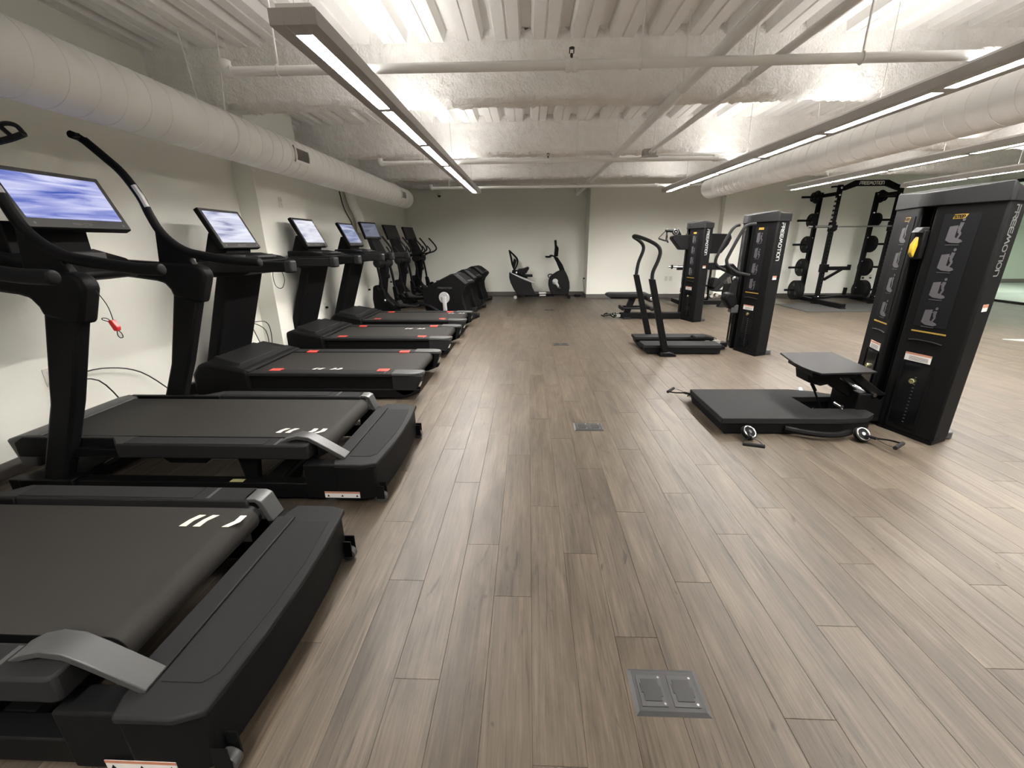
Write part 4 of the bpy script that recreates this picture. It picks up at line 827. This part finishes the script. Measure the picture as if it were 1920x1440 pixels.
fp = [(1.51, .02), (1.475, .118), (1.475, .122), (2.44, .122), (2.46, .02)]
for a, b in ((5.34, 5.60), (5.84, 6.07)):
    build('foot_plate', MB().prism([(1.475, a), (2.42, a), (2.46, a+.03), (2.46, b-.03), (2.42, b), (1.475, b)], 'z', .085, .122), M['rub'], t, bevel=.005, **A)
    build('foot_plate_skirt', MB().prism([(1.515, .012), (1.478, .10), (2.44, .10), (2.44, .012)], 'y', a+.01, b-.01), M['black2'], t, bevel=.006, **A)
build('base_plate', MB().box(1.50, 2.60, 5.58, 5.86, .012, .05).box(2.40, 2.66, 5.66, 5.78, .02, .08), M['black2'], t, bevel=.008, **A)
build('knee_roller', MB().prism([(2.18, .125), (2.42, .122), (2.50, .14), (2.46, .165), (2.34, .19), (2.20, .18)], 'y', 5.60, 5.76), M['black'], t, bevel=.03, **A)
build('roller_bolt', MB().cyl((2.45, 5.58, .145), (2.45, 5.78, .145), .014, n=10).box(2.46, 2.56, 5.66, 5.76, .05, .11), M['chrome'], t, **A)
for y, base, top in ((5.30, 1.735, 1.480), (6.06, 1.740, 1.472)):
    p_ = build('post', MB().prism([(base-.035, .0), (base+.045, .0), (top+.035, .945), (top-.035, .945)], 'y', y-.033, y+.033), M['black2'], t, bevel=.006, **A)
    build('post_foot', MB().prism([(base-.09, 0), (base+.12, 0), (base+.10, .035), (base+.03, .055), (base-.07, .05)], 'y', y-.075, y+.055), M['black2'], p_, bevel=.01, **A)
tb = smooth_path([(1.482, 5.30, .94), (1.488, 5.31, 1.03), (1.538, 5.32, 1.159), (1.556, 5.33, 1.26), (1.520, 5.36, 1.33), (1.43, 5.46, 1.39), (1.345, 5.60, 1.432), (1.325, 5.72, 1.44), (1.36, 5.85, 1.425), (1.45, 5.98, 1.39), (1.525, 6.05, 1.335), (1.54, 6.06, 1.26), (1.49, 6.06, 1.10), (1.474, 6.06, .945)], 5)
build('hand_rail', MB().tube(tb, .022, 12), M['rub'], t, smooth=True, **A)
build('leg_pad', MB().prism([(2.50, .665), (2.545, .750), (2.64, .735), (2.69, .62), (2.66, .53), (2.60, .53)], 'y', 5.60, 5.76), M['black'], t, bevel=.03, **A)
build('pad_bracket', MB().box(2.61, 2.70, 5.60, 5.70, .49, .59), M['grey'], t, bevel=.006, **A)
build('hip_pad', MB().prism([(2.64, .55), (2.60, .70), (2.615, .86), (2.68, .92), (2.74, .90), (2.74, .55)], 'y', 5.76, 5.96), M['dark'], t, bevel=.03, **A)
build('swivel', MB().cyl((2.58, 5.72, .93), (2.60, 5.72, .86), .03, n=12), M['chrome'], t, smooth=True, **A)
build('swivel_arm', MB().prism([(2.52, 1.08), (2.60, 1.10), (2.70, 1.0), (2.70, .93), (2.58, .97)], 'y', 5.70, 5.80), M['black2'], t, bevel=.01, **A)

# the farthest tower with a bench
t = thing('rowing_bench_machine', 'black weight tower with a low padded bench, farthest of the three towers', 'gym machine', (2.945, 8.058, 0), 'towers with weight stacks')
tower(t, 2.945, 8.058, ('P1', 'P3', 'P0', 'P2'), None, None, lit=1, knobs=(.44,))
build('base_beam', MB().prism([(1.74, 8.03), (2.86, 8.0), (2.86, 8.14), (1.74, 8.17), (1.71, 8.10)], 'z', .01, .115), M['black2'], t, bevel=.012, **A)
build('beam_foot', MB().box(1.78, 1.90, 8.0, 8.2, 0, .03), M['rub'], t, **A)
build('seat_post', MB().prism([(1.80, .11), (1.90, .11), (1.99, .38), (1.88, .38)], 'y', 8.05, 8.15), M['black2'], t, bevel=.006, **A)
build('bench_pad', MB().prism([(1.44, .435), (1.455, .465), (1.50, .478), (2.10, .478), (2.13, .44), (2.10, .405), (1.49, .405), (1.455, .415)], 'y', 7.97, 8.23), M['padm'], t, bevel=.015, **A)
build('bench_board', MB().box(1.52, 2.08, 8.0, 8.2, .375, .407), M['black2'], t, bevel=.006, **A)
build('release_lever', MB().box(1.98, 2.08, 7.99, 8.05, .362, .378), M['yellow'], t, **A)
rp = build('knee_roller', MB().lathe((2.20, 7.80, .40), (0, 1, 0), [(0, .035), (.006, .058), (.02, .064), (.58, .064), (.594, .058), (.60, .035)], 20), M['padm'], t, smooth=True, **A)
build('roller_cap', MB().lathe((2.20, 7.80, .40), (0, -1, 0), [(0, .028), (.006, .028), (.010, .018)], 16), M['chrome'], rp, smooth=True, **A)
fb = build('foot_bar', MB().cyl((1.74, 7.97, .205), (2.28, 7.97, .205), .018, n=10).cyl((1.74, 8.23, .205), (2.28, 8.23, .205), .018, n=10), M['black2'], t, smooth=True, **A)
build('foot_roller', MB().lathe((2.26, 7.88, .205), (0, 1, 0), [(0, .03), (.01, .042), (.42, .042), (.43, .03)], 16), M['padm'], t, smooth=True, **A)
build('bar_stop', MB().box(1.72, 1.76, 7.93, 8.27, .17, .235), M['black2'], t, bevel=.005, **A)
pulley(t, (1.60, 8.10, .06), (.3, -.5, .8), (-1, -.25, 0)); pulley(t, (1.66, 8.13, .07), (0, -.3, .9), (-.8, .5, 0))
build('pulley_yoke', MB().box(1.66, 1.74, 8.06, 8.14, .03, .08), M['steel'], t, bevel=.004, **A)
build('pulley_arm', MB().prism([(2.71, 1.23), (2.545, 1.42), (2.555, 1.46), (2.62, 1.48), (2.86, 1.48), (2.86, 1.23)], 'y', 8.05, 8.25), M['black'], t, bevel=.01, **A)
build('arm_link', MB().prism([(2.62, 1.50), (2.60, 1.57), (2.64, 1.58), (2.70, 1.49), (2.68, 1.46)], 'y', 8.07, 8.12), M['black2'], t, bevel=.004, **A)
p_ = pulley(t, (2.585, 8.06, 1.53), (.2, -1, .2), (-1, 0, 0), hand=False)
hs_ = MB().tube(smooth_path([(2.55, 8.08, 1.55), (2.46, 8.1, 1.56), (2.43, 8.1, 1.55)], 4), .03, 8); build('cable_ball', hs_, M['black2'], p_, smooth=True, **A)
hg = MB().cyl((2.30, 8.06, 1.425), (2.43, 8.06, 1.383), .0135, n=10).cyl((2.46, 8.02, 1.362), (2.47, 8.16, 1.392), .0135, n=10)
build('grip', hg, M['rub'], p_, smooth=True, **A)
build('strap', MB().tube([(2.43, 8.1, 1.56), (2.30, 8.06, 1.43)], .007, 6, rb=.003).tube([(2.44, 8.1, 1.54), (2.43, 8.06, 1.39)], .007, 6, rb=.003).tube([(2.45, 8.1, 1.55), (2.46, 8.03, 1.37)], .006, 6, rb=.003).tube([(2.46, 8.1, 1.55), (2.47, 8.16, 1.40)], .006, 6, rb=.003), M['black2'], p_, **A)

# ------------------------------------------------------------------ plate-loaded machine standing behind the towers
t = thing('leg_press', 'plate loaded leg press with a wide dark foot plate, half hidden between two towers', 'gym machine', (4.05, 9.9, 0))
build('foot_board', MB().prism([(3.40, 1.535), (3.84, 1.535), (4.10, 1.525), (4.35, 1.515), (4.38, 1.43), (4.33, 1.30), (4.20, 1.12), (3.45, 1.105)], 'y', 9.86, 9.92), M['black'], t, bevel=.012, **A)
build('board_post', MB().prism([(3.80, 1.10), (3.90, 1.10), (3.95, .86), (3.80, .86)], 'y', 9.93, 10.02).box(3.80, 3.90, 9.93, 10.02, .05, .90), M['black2'], t, bevel=.006, **A)
q = build('instruction_label', MB().box(3.845, 3.91, 9.922, 9.93, .955, 1.06), M['label'], t, **A)
build('label_mark', MB().box(3.865, 3.89, 9.919, 9.922, .98, 1.03), M['black'], q, **A)
build('cross_beam', MB().box(3.30, 4.34, 9.88, 9.96, .768, .862).box(3.98, 4.10, 9.88, 9.95, .86, .92), M['black2'], t, bevel=.006, **A)
build('upright', MB().box(3.98, 4.08, 9.93, 10.02, .05, .78), M['black2'], t, bevel=.006, **A)
build('guide_rod', MB().cyl((3.885, 9.86, .15), (3.885, 9.86, .77), .022, n=12), M['steel'], t, smooth=True, **A)
build('guide_rod', MB().cyl((3.97, 9.86, .15), (3.97, 9.86, .77), .030, n=12), M['steel'], t, smooth=True, **A)
build('back_pad', MB().prism([(4.00, .34), (4.12, .32), (4.48, .69), (4.44, .78)], 'y', 9.60, 9.95), M['padm'], t, bevel=.02, **A)
build('seat_pad', MB().prism([(4.00, .42), (4.02, .60), (4.10, .62), (4.16, .50), (4.10, .38)], 'y', 9.62, 9.92), M['padm'], t, bevel=.02, **A)
build('lever', MB().tube([(3.72, 9.8, .47), (3.9, 9.8, .45), (4.10, 9.8, .38)], .018, 8).tube([(4.14, 9.75, .33), (4.5, 9.72, .34)], .022, 8), M['black2'], t, smooth=True, **A)
for x, z in ((3.88, .24), (4.02, .23), (4.13, .25), (4.32, .27)): build('pivot_hub', MB().cyl((x, 9.62, z), (x, 9.72, z), .035, n=14), M['chrome'], t, smooth=True, **A)
build('side_plate', MB().box(4.38, 4.55, 9.62, 9.66, .36, .56), M['label'], t, bevel=.006, **A)
build('base_rail', MB().box(3.30, 4.55, 9.55, 9.64, .05, .14).box(3.3, 3.4, 9.55, 10.1, .05, .14), M['black2'], t, bevel=.008, **A)
build('base_foot', MB().prism([(4.15, 0), (4.60, 0), (4.58, .02), (4.28, .13), (4.22, .13)], 'y', 9.52, 9.66), M['dark'], t, bevel=.005, **A)
build('foot_label', MB().box(4.30, 4.42, 9.512, 9.519, .02, .09), M['label'], t, **A)
build('weight_horn', MB().cyl((3.10, 9.9, .838), (3.42, 9.9, .838), .024, n=14), M['chrome'], t, smooth=True, **A)
build('horn_collar', MB().lathe((3.16, 9.9, .838), (1, 0, 0), [(0, .03), (.006, .045), (.03, .045), (.036, .03)], 16), M['black2'], t, smooth=True, **A)

# ------------------------------------------------------------------ power rack, bar, plates, mat
tag(build('gym_mat', MB().box(5.60, 8.30, 8.80, 9.95, 0, .012), M['mat'], bevel=.003), 'flat grey rubber mat on the floor in front of the power rack', 'mat')
t = thing('power_rack', 'tall black power rack with angled top beam and plate pegs, near the far wall', 'power rack', (7.08, 10.2, 0))
XA, XD, YF_, YB_ = 6.52, 7.76, 10.0, 10.6
for x in (XA, XD):
    u_ = build('upright', MB().box(x-.04, x+.04, YF_-.038, YF_+.038, .05, 2.47), M['black2'], t, bevel=.005, **A)
    for z in (2.41, 2.27, .16):
        build('bolt', MB().lathe((x, YF_-.038, z), (0, -1, 0), [(0, .022), (.008, .022), (.014, .012)], 12), M['chrome'], u_, smooth=True, **A)
    hm = MB()
    for j in range(26): hm.lathe((x, YF_-.0381, .35+j*.075), (0, -1, 0), [(0, .011), (.0012, .011)], 8)
    build('pin_hole', hm, M['boxd'], u_, kind='stuff', **A)
    nm = MB(); 
    r_ = build('rear_upright', MB().box(x-.04, x+.04, YB_-.04, YB_+.04, .05, 2.38), M['black2'], t, bevel=.005, **A)
    for z in (2.33, .3, .9, 1.42, 1.95):
        build('bolt', MB().lathe((x-.02, YB_-.04, z), (0, -1, 0), [(0, .018), (.008, .018), (.012, .010)], 10), M['chrome'], r_, smooth=True, **A)
    build('foot_rail', MB().box(x-.05, x+.05, 9.12, 10.68, .030, .115), M['black2'], t, bevel=.006, **A)
    build('rail_foot', MB().box(x-.05, x+.05, 9.10, 9.25, .012, .035).box(x-.05, x+.05, 9.97, 10.10, 0.0, .032), M['rub'], t, **A)
    build('brace', MB().box(x-.03, x+.03, YF_+.03, YB_-.03, 2.27, 2.34), M['black2'], t, bevel=.004, **A)
    gs = MB().prism([(YF_-.06, .115), (YF_+.06, .115), (YF_+.04, .20), (YF_-.04, .20)], 'x', x-.048, x+.048); build('gusset', gs, M['black2'], t, bevel=.003, **A)
    sg = 1 if x == XA else -1
    jc = build('bar_catch', MB().prism([(YF_-.10, 1.58), (YF_-.04, 1.55), (YF_+.045, 1.55), (YF_+.045, 1.74), (YF_-.045, 1.74), (YF_-.045, 1.62), (YF_-.085, 1.61), (YF_-.085, 1.68), (YF_-.10, 1.68)], 'x', x-.055, x+.055), M['black'], t, bevel=.004, **A)
    for z in (.25, .77, 1.28, 1.80, 2.29):
        build('plate_peg', MB().cyl((x-sg*.03, YB_, z), (x-sg*.40, YB_, z), .024, n=12), M['black2'], t, smooth=True, **A)
build('rear_beam', MB().box(XA+.04, XD-.04, YB_-.03, YB_+.03, .06, .13), M['black2'], t, bevel=.005, **A)
build('rear_beam_upright', MB().box(7.50, 7.56, YB_-.03, YB_+.03, .13, .30), M['black2'], t, bevel=.004, **A)
build('floor_beam', MB().prism([(XA-.1, 9.93), (XA+.1, 9.93), (7.08, 10.18), (XD-.05, 10.22), (XD-.05, 10.30), (7.08, 10.26), (XA+.1, 10.02), (XA-.1, 10.02)], 'z', .118, .165), M['black2'], t, bevel=.005, **A)
tbm = build('top_beam', MB().prism([(XA-.03, 2.35), (XA+.10, 2.36), (6.85, 2.44), (7.43, 2.44), (XD-.10, 2.36), (XD+.03, 2.34), (XD+.03, 2.43), (XD-.06, 2.455), (7.46, 2.555), (6.80, 2.555), (XA+.08, 2.455), (XA-.03, 2.44)], 'y', YF_-.03, YF_+.03), M['black'], t, bevel=.006, **A)
lt = MB(); lettering(lt, 'FREEMOTION', (6.88, YF_-.0305, 2.468), (1, 0, 0), (0, 0, 1), (0, -1, 0), .058, .72, .26); build('lettering', lt, M['white'], tbm, **A)
build('pull_up_grip', MB().tube(smooth_path([(XD-.12, YF_-.03, 2.40), (XD-.02, YF_-.12, 2.45), (XD+.08, YF_-.18, 2.45)]), .018, 8).tube(smooth_path([(XA+.12, YF_+.03, 2.40), (XA+.02, YF_+.12, 2.45), (XA-.06, YF_+.2, 2.45)]), .018, 8), M['black2'], t, smooth=True, **A)
sa = build('spotter_arm', MB().box(XA+.02, XA+.53, YF_-.10, YF_-.035, .745, .825).box(XA+.48, XA+.53, YF_-.10, YF_-.035, .81, .86).box(XA-.06, XA+.06, YF_-.10, YF_+.05, .70, .87), M['black2'], t, bevel=.006, **A)
build('arm_brace', MB().prism([(XA+.03, .52), (XA+.03, .58), (XA+.30, .75), (XA+.38, .75)], 'y', YF_-.095, YF_-.045), M['black2'], sa, **A)
nm = MB()
for j in range(6): nm.box(XA-.043, XA-.0395, YF_-.03, YF_+.03, 1.72+.09*j, 1.77+.09*j)
build('number_strip', nm, M['label'], t, **A)
b_ = thing('barbell', 'long steel barbell resting in the catches of the power rack', 'barbell', (7.14, YF_-.06, 1.648))
build('shaft', MB().cyl((6.44, YF_-.065, 1.648), (7.84, YF_-.065, 1.648), .0145, n=12), M['steel'], b_, smooth=True, **A)
for s, x0, x1 in ((-1, 5.99, 6.44), (1, 8.29, 7.84)):
    sl = build('sleeve', MB().cyl((x0, YF_-.065, 1.648), (x1, YF_-.065, 1.648), .026, n=14).cyl((x1, YF_-.065, 1.648), (x1-s*.02, YF_-.065, 1.648), .036, n=14), M['chrome'], b_, smooth=True, **A)
    build('clip', MB().lathe((x0-s*.08, YF_-.065, 1.648), (1, 0, 0), [(0, .035), (.006, .042), (.04, .042), (.046, .035)], 14), M['black2'], sl, smooth=True, **A)
rows = [(2.29, [(.135, .030, 'small'), (.10, .022, 'smallest')], 'top'), (1.80, [(.15, .03, 'small'), (.15, .025, 'small')], 'second'), (1.28, [(.185, .036, 'medium'), (.185, .036, 'medium')], 'third'), (.77, [(.20, .04, 'large'), (.20, .04, 'large')], 'fourth'), (.25, [(.225, .045, 'largest'), (.225, .045, 'largest'), (.225, .045, 'largest')], 'bottom')]
def plate(x, z, r, th, sg, label):
    t = thing('weight_plate', label, 'weight plate', (x, YB_, z), 'weight plates on the power rack pegs')
    bd = MB().lathe((x-th/2, YB_, z), (1, 0, 0), [(0, r*.88), (.004, r*.98), (.010, r), (th-.010, r), (th-.004, r*.98), (th, r*.88)], 30)
    build('disc', bd, M['plate'], t, smooth=True, **A)
    fx = x-sg*th/2
    rim = MB().ring((fx, YB_, z), (1, 0, 0), r*.92, .007, 30, 6).ring((fx, YB_, z), (1, 0, 0), .042, .008, 18, 6); build('rim', rim, M['plate'], t, smooth=True, **A)
    hg = MB()
    for k in range(3):
        a = math.radians(90+120*k); hg.lathe((fx-sg*.004, YB_+r*.58*math.cos(a), z+r*.58*math.sin(a)), (1, 0, 0), [(0, r*.17), (.006, r*.17)], 12)
    build('grip_hole', hg, M['boxd'], t, kind='stuff', **A)
    return t
ordn = ['nearest the post', 'outermost', 'outermost']
for side, sg, xb in (('left', 1, XA-.04), ('right', -1, XD+.04)):
    for z, ps, row in rows:
        off = .02
        for i, (r, th, sz) in enumerate(ps):
            n = len(ps); gap = .05 if row == 'top' else .004
            xx = xb - sg*(off+th/2)
            pos = ('nearest the post' if i == 0 else ('outermost' if i == n-1 else 'middle one'))
            plate(xx, z, r, th, sg, '%s black weight plate, %s on the %s peg, %s side of rack' % (sz, pos, row, side)); off += th+gap

# ------------------------------------------------------------------ recumbent bike at the alcove wall
t = thing('recumbent_bike', 'black recumbent exercise bike with a reclined seat, by the alcove wall', 'exercise bike', (.30, 11.32, 0))
yc = 11.32
build('rear_frame', MB().prism([(-.50, .655), (-.50, .52), (-.47, .40), (-.38, .22), (-.27, .07), (.22, .06), (.16, .14), (.10, .26), (.07, .375)], 'y', yc-.13, yc+.13), M['dark'], t, bevel=.02, **A)
build('seat_track', MB().prism([(-.47, .655), (.16, .42), (.145, .365), (-.48, .605)], 'y', yc-.10, yc+.10), M['steel'], t, bevel=.008, **A)
build('seat_carriage', MB().prism([(-.44, .62), (-.42, .71), (-.22, .70), (-.02, .55), (-.04, .50)], 'y', yc-.085, yc+.085), M['black2'], t, bevel=.01, **A)
build('seat_pad', MB().prism([(-.30, .66), (-.28, .73), (-.12, .75), (-.02, .79), (.02, .76), (-.02, .70), (-.05, .64), (-.2, .60)], 'y', yc-.20, yc+.20), M['padm'], t, bevel=.025, **A)
sb = MB().tube(smooth_path([(-.36, yc-.17, .70), (-.42, yc-.19, .85), (-.45, yc-.18, 1.0), (-.49, yc-.10, 1.17), (-.495, yc, 1.185), (-.49, yc+.10, 1.17), (-.45, yc+.18, 1.0), (-.42, yc+.19, .85), (-.36, yc+.17, .70)], 5), .016, 8)
sb.tube(smooth_path([(-.36, yc-.15, .72), (-.29, yc-.19, .87), (-.31, yc-.18, 1.0), (-.49, yc-.08, 1.18)], 5), .016, 8).tube(smooth_path([(-.36, yc+.15, .72), (-.29, yc+.19, .87), (-.31, yc+.18, 1.0), (-.49, yc+.08, 1.18)], 5), .016, 8)
sf = build('seat_back_frame', sb, M['black2'], t, smooth=True, **A)
build('lumbar_pad', MB().prism([(-.40, .76), (-.40, .92), (-.37, 1.0), (-.31, .94), (-.34, .84), (-.36, .76)], 'y', yc-.17, yc+.17), M['padm'], sf, bevel=.015, **A)
for s in (-1, 1): build('seat_grip', MB().tube(smooth_path([(-.20, yc+s*.20, .62), (-.05, yc+s*.23, .57), (.10, yc+s*.23, .565)]), .016, 8), M['rub'], t, smooth=True, **A)
build('adjust_knob', MB().cyl((-.31, yc-.11, .655), (-.31, yc-.085, .655), .022, n=12), M['chrome'], t, smooth=True, **A)
fs_ = build('front_shroud', MB().prism([(.60, .08), (.545, .20), (.51, .33), (.515, .45), (.56, .55), (.70, .65), (.85, .72), (.92, .70), (1.00, .55), (1.05, .40), (1.06, .25), (1.03, .08)], 'y', yc-.10, yc+.10), M['dark'], t, bevel=.03, **A)
build('carry_handle', MB().tube(smooth_path([(.62, yc, .59), (.55, yc, .60), (.50, yc, .57), (.52, yc, .52), (.56, yc, .50)]), .012, 8), M['black2'], t, smooth=True, **A)
for s in (-1, 1):
    c_ = build('crank', MB().lathe((.68, yc+s*.10, .42), (0, s, 0), [(0, .075), (.012, .07), (.02, .055)], 20).tube([(.66, yc+s*.125, .44), (.74, yc+s*.13, .34), (.80, yc+s*.135, .24)], [.045, .03, .022], 10, rb=.012), M['silver'], t, smooth=True, **A)
    build('pedal', MB().box(.76, .86, yc+s*.145, yc+s*.23, .20, .25).tube(smooth_path([(.77, yc+s*.15, .25), (.80, yc+s*.19, .32), (.84, yc+s*.23, .25)]), .010, 6), M['rub'], c_, bevel=.008, **A)
build('base_beam', MB().box(-.10, .66, yc-.05, yc+.05, .04, .105), M['black2'], t, bevel=.01, **A)
for x, l in ((-.34, .24), (1.03, .25)):
    st = build('stabilizer', MB().cyl((x, yc-l, .045), (x, yc+l, .045), .035, n=14), M['black2'], t, smooth=True, **A)
    build('stabilizer_cap', MB().cyl((x, yc-l-.02, .045), (x, yc-l, .045), .042, n=14), M['silver'] if x < 0 else M['black2'], st, smooth=True, **A)
build('step_cover', MB().box(.27, .46, yc-.075, yc+.075, .105, .145).box(.28, .45, yc-.07, yc+.07, .05, .085), M['label'], t, bevel=.012, **A)
build('neck', MB().prism([(.80, .68), (.93, .68), (.86, .84), (.73, 1.02), (.63, 1.02), (.70, .90)], 'y', yc-.045, yc+.045), M['black'], t, bevel=.015, **A)
build('console', MB().prism([(.645, 1.04), (.735, 1.04), (.75, 1.24), (.70, 1.31), (.69, 1.43), (.645, 1.43), (.66, 1.25)], 'y', yc-.14, yc+.14), M['black'], t, bevel=.015, **A)
build('hand_grip', MB().tube(smooth_path([(.68, yc-.05, 1.02), (.58, yc-.20, 1.06), (.53, yc-.24, 1.03), (.43, yc-.26, 1.03)]), .018, 8).tube(smooth_path([(.68, yc+.05, 1.02), (.58, yc+.20, 1.06), (.53, yc+.24, 1.03), (.43, yc+.26, 1.03)]), .018, 8), M['rub'], t, smooth=True, **A)
t = thing('power_adapter', 'black power adapter on the floor between the bike and the alcove corner', 'power adapter', (1.30, 11.55, 0))
build('adapter_body', MB().box(1.22, 1.37, 11.50, 11.58, 0, .055), M['black2'], t, bevel=.01, **A)
build('cord', MB().tube(smooth_path([(1.37, 11.54, .03), (1.43, 11.5, .03), (1.465, 11.45, .12), (1.45, 11.5, .3), (1.43, 11.55, .42), (1.46, 11.55, .47)]), .005, 6).tube(smooth_path([(1.22, 11.54, .03), (1.15, 11.5, .02), (1.06, 11.42, .05)]), .005, 6), M['boxd'], t, smooth=True, **A)
build('plug', MB().box(1.43, 1.475, 11.53, 11.57, .455, .485), M['black2'], t, **A)

# ------------------------------------------------------------------ wall outlets, floor boxes, the pale patch
def outlet(label, x, y, z, face, plugs=1):
    t = thing('wall_outlet', label, 'outlet', (x, y, z), 'white wall outlets'); hw, hh = .038, .060
    def bx(a0, a1, b0, b1, d0, d1):
        return MB().box(x+d0, x+d1, y+a0, y+a1, z+b0, z+b1) if face == 'x' else MB().box(x+a0, x+a1, y-d1, y-d0, z+b0, z+b1)
    build('cover_plate', bx(-hw, hw, -hh, hh, 0, .007), M['outlet'], t, bevel=.002, **A)
    for s in (-1, 1):
        r = build('socket', bx(-.017, .017, s*.024-.016, s*.024+.016, .007, .010), M['outlet'], t, bevel=.001, **A)
        build('slot', bx(-.009, -.006, s*.024-.005, s*.024+.007, .010, .0108), M['boxd'], r, **A); build('slot', bx(.006, .009, s*.024-.005, s*.024+.007, .010, .0108), M['boxd'], r, **A)
    if plugs: build('plug', bx(-.014, .014, -.040, -.008, .009, .05), M['black2'], t, bevel=.004, **A)
    return t
outlet('white wall outlet with a black plug, behind the second treadmill', XL, 2.64, .53, 'x')
outlet('white wall outlet behind the nearest flat treadmill, by the pilaster', XL, 4.78, .52, 'x')
outlet('white wall outlet with a plug, behind the two last flat treadmills', XL, 6.72, .44, 'x')
outlet('wall outlet with black plugs, behind the first elliptical trainer', XL, 8.66, .52, 'x')
outlet('wall outlet with black plugs, behind the middle elliptical trainer', XL, 10.1, .55, 'x')
outlet('white wall plate on the far wall, left one of a close pair', 3.488, YR, .485, 'y', 0)
outlet('white wall plate on the far wall, right one of a close pair', 3.60, YR, .485, 'y', 0)
outlet('white wall outlet with plugs, behind the right side of the power rack', 8.32, YR, .50, 'y')
outlet('white wall outlet beside the lowest plates of the power rack', 8.50, YR, .50, 'y')
outlet('small square cover plate high on the left wall pilaster', -3.03, 5.50, 1.86, 'x', 0)
t = thing('wall_cable', 'pair of thin black cords hanging down the wall behind the second treadmill', 'cord', (XL+.02, 3.1, .3))
build('cord', MB().tube(smooth_path([(XL+.03, 2.66, .50), (XL+.05, 2.95, .50), (XL+.05, 3.25, .38), (XL+.07, 3.5, .10)]), .005, 6), M['boxd'], t, smooth=True, **A)
build('cord', MB().tube(smooth_path([(XL+.03, 2.66, .48), (XL+.05, 2.90, .42), (XL+.06, 3.05, .12)]), .005, 6), M['boxd'], t, smooth=True, **A)
t = thing('wall_cable', 'tangle of thin black cords below the outlet next to the pilaster', 'cord', (XL+.02, 4.9, .3))
for q in ([(XL+.05, 4.78, .52), (XL+.10, 4.95, .50), (-3.13, 4.99, .38), (-3.16, 5.0, .12)], [(XL+.05, 4.78, .52), (XL+.12, 4.9, .40), (-3.17, 4.97, .1)], [(XL+.04, 4.78, .48), (XL+.08, 4.80, .3), (XL+.12, 4.85, .06)]):
    build('cord', MB().tube(smooth_path(q), .005, 6), M['boxd'], t, smooth=True, **A)
def floor_box(x, y, label):
    t = thing('floor_outlet_box', label, 'floor box', (x, y, 0), 'metal floor boxes along the aisle'); hw, hd = .114, .076
    fr = MB().add([(x-hw, y-hd, 0), (x+hw, y-hd, 0), (x+hw, y+hd, 0), (x-hw, y+hd, 0), (x-hw+.012, y-hd+.012, .006), (x+hw-.012, y-hd+.012, .006), (x+hw-.012, y+hd-.012, .006), (x-hw+.012, y+hd-.012, .006)], [(4,5,6,7),(0,1,5,4),(1,2,6,5),(2,3,7,6),(3,0,4,7)])
    build('frame', fr, M['boxg'], t, **A)
    for s in (-1, 1):
        cx = x+s*.050
        f = build('lid_frame', MB().box(cx-.040, cx+.040, y-.050, y+.050, .006, .0075), M['boxg2'], t, **A)
        build('lid', MB().prism([(cx-.026, y-.034), (cx+.026, y-.034), (cx+.026, y-.020), (cx+.032, y-.020), (cx+.032, y+.012), (cx+.026, y+.012), (cx+.026, y+.036), (cx-.026, y+.036), (cx-.026, y+.022), (cx-.032, y+.022), (cx-.032, y-.008), (cx-.026, y-.008)], 'z', .0075, .0090), M['boxd'], f, **A)
        for q in (-1, 1):
            build('screw', MB().lathe((cx+.032, y+q*.042, .0075), (0, 0, 1), [(0, .004), (.0012, .004)], 10), M['steel'], f, **A)
    return t
M['boxg2'] = mat('floor_box_lid', (.032, .032, .032), .45, 0, bump=.15, bscale=700)
floor_box(.448, .998, 'grey metal floor outlet box nearest the camera, with two lids')
floor_box(.471, 3.066, 'grey metal floor outlet box, second from the camera along the aisle')
floor_box(.461, 5.92, 'grey metal floor outlet box, third from the camera along the aisle')
floor_box(.452, 9.18, 'small dark floor outlet box farthest down the aisle')
tag(build('pale_patch', MB().prism([(6.80, 6.25), (8.4, 4.9), (9.6, 4.9), (9.6, 6.25)], 'z', 0, .006), M['floor2']), 'thin pale flat patch on the floor at the right edge of the photo', 'mat')  # pale patch with straight edges, flat on the floor
t = thing('drain_pipe', 'fat white wrapped pipe running down the left wall behind the duct', 'pipe', (-3.16, 8.0, 1.6))
build('pipe_body', MB().tube(smooth_path([(-3.16, 7.85, 2.86), (-3.15, 7.95, 2.5), (-3.13, 8.05, 2.1), (-3.13, 8.3, 1.85), (-3.15, 8.4, 1.6)], 4), .085, 14), M['duct'], t, smooth=True, abs_=True)
build('cable', MB().tube(smooth_path([(-3.22, 7.62, 2.86), (-3.22, 7.72, 2.4), (-3.22, 7.85, 2.0), (-3.22, 8.12, 1.75), (-3.22, 8.15, 1.6)], 4), .010, 6), M['boxd'], t, smooth=True, abs_=True)
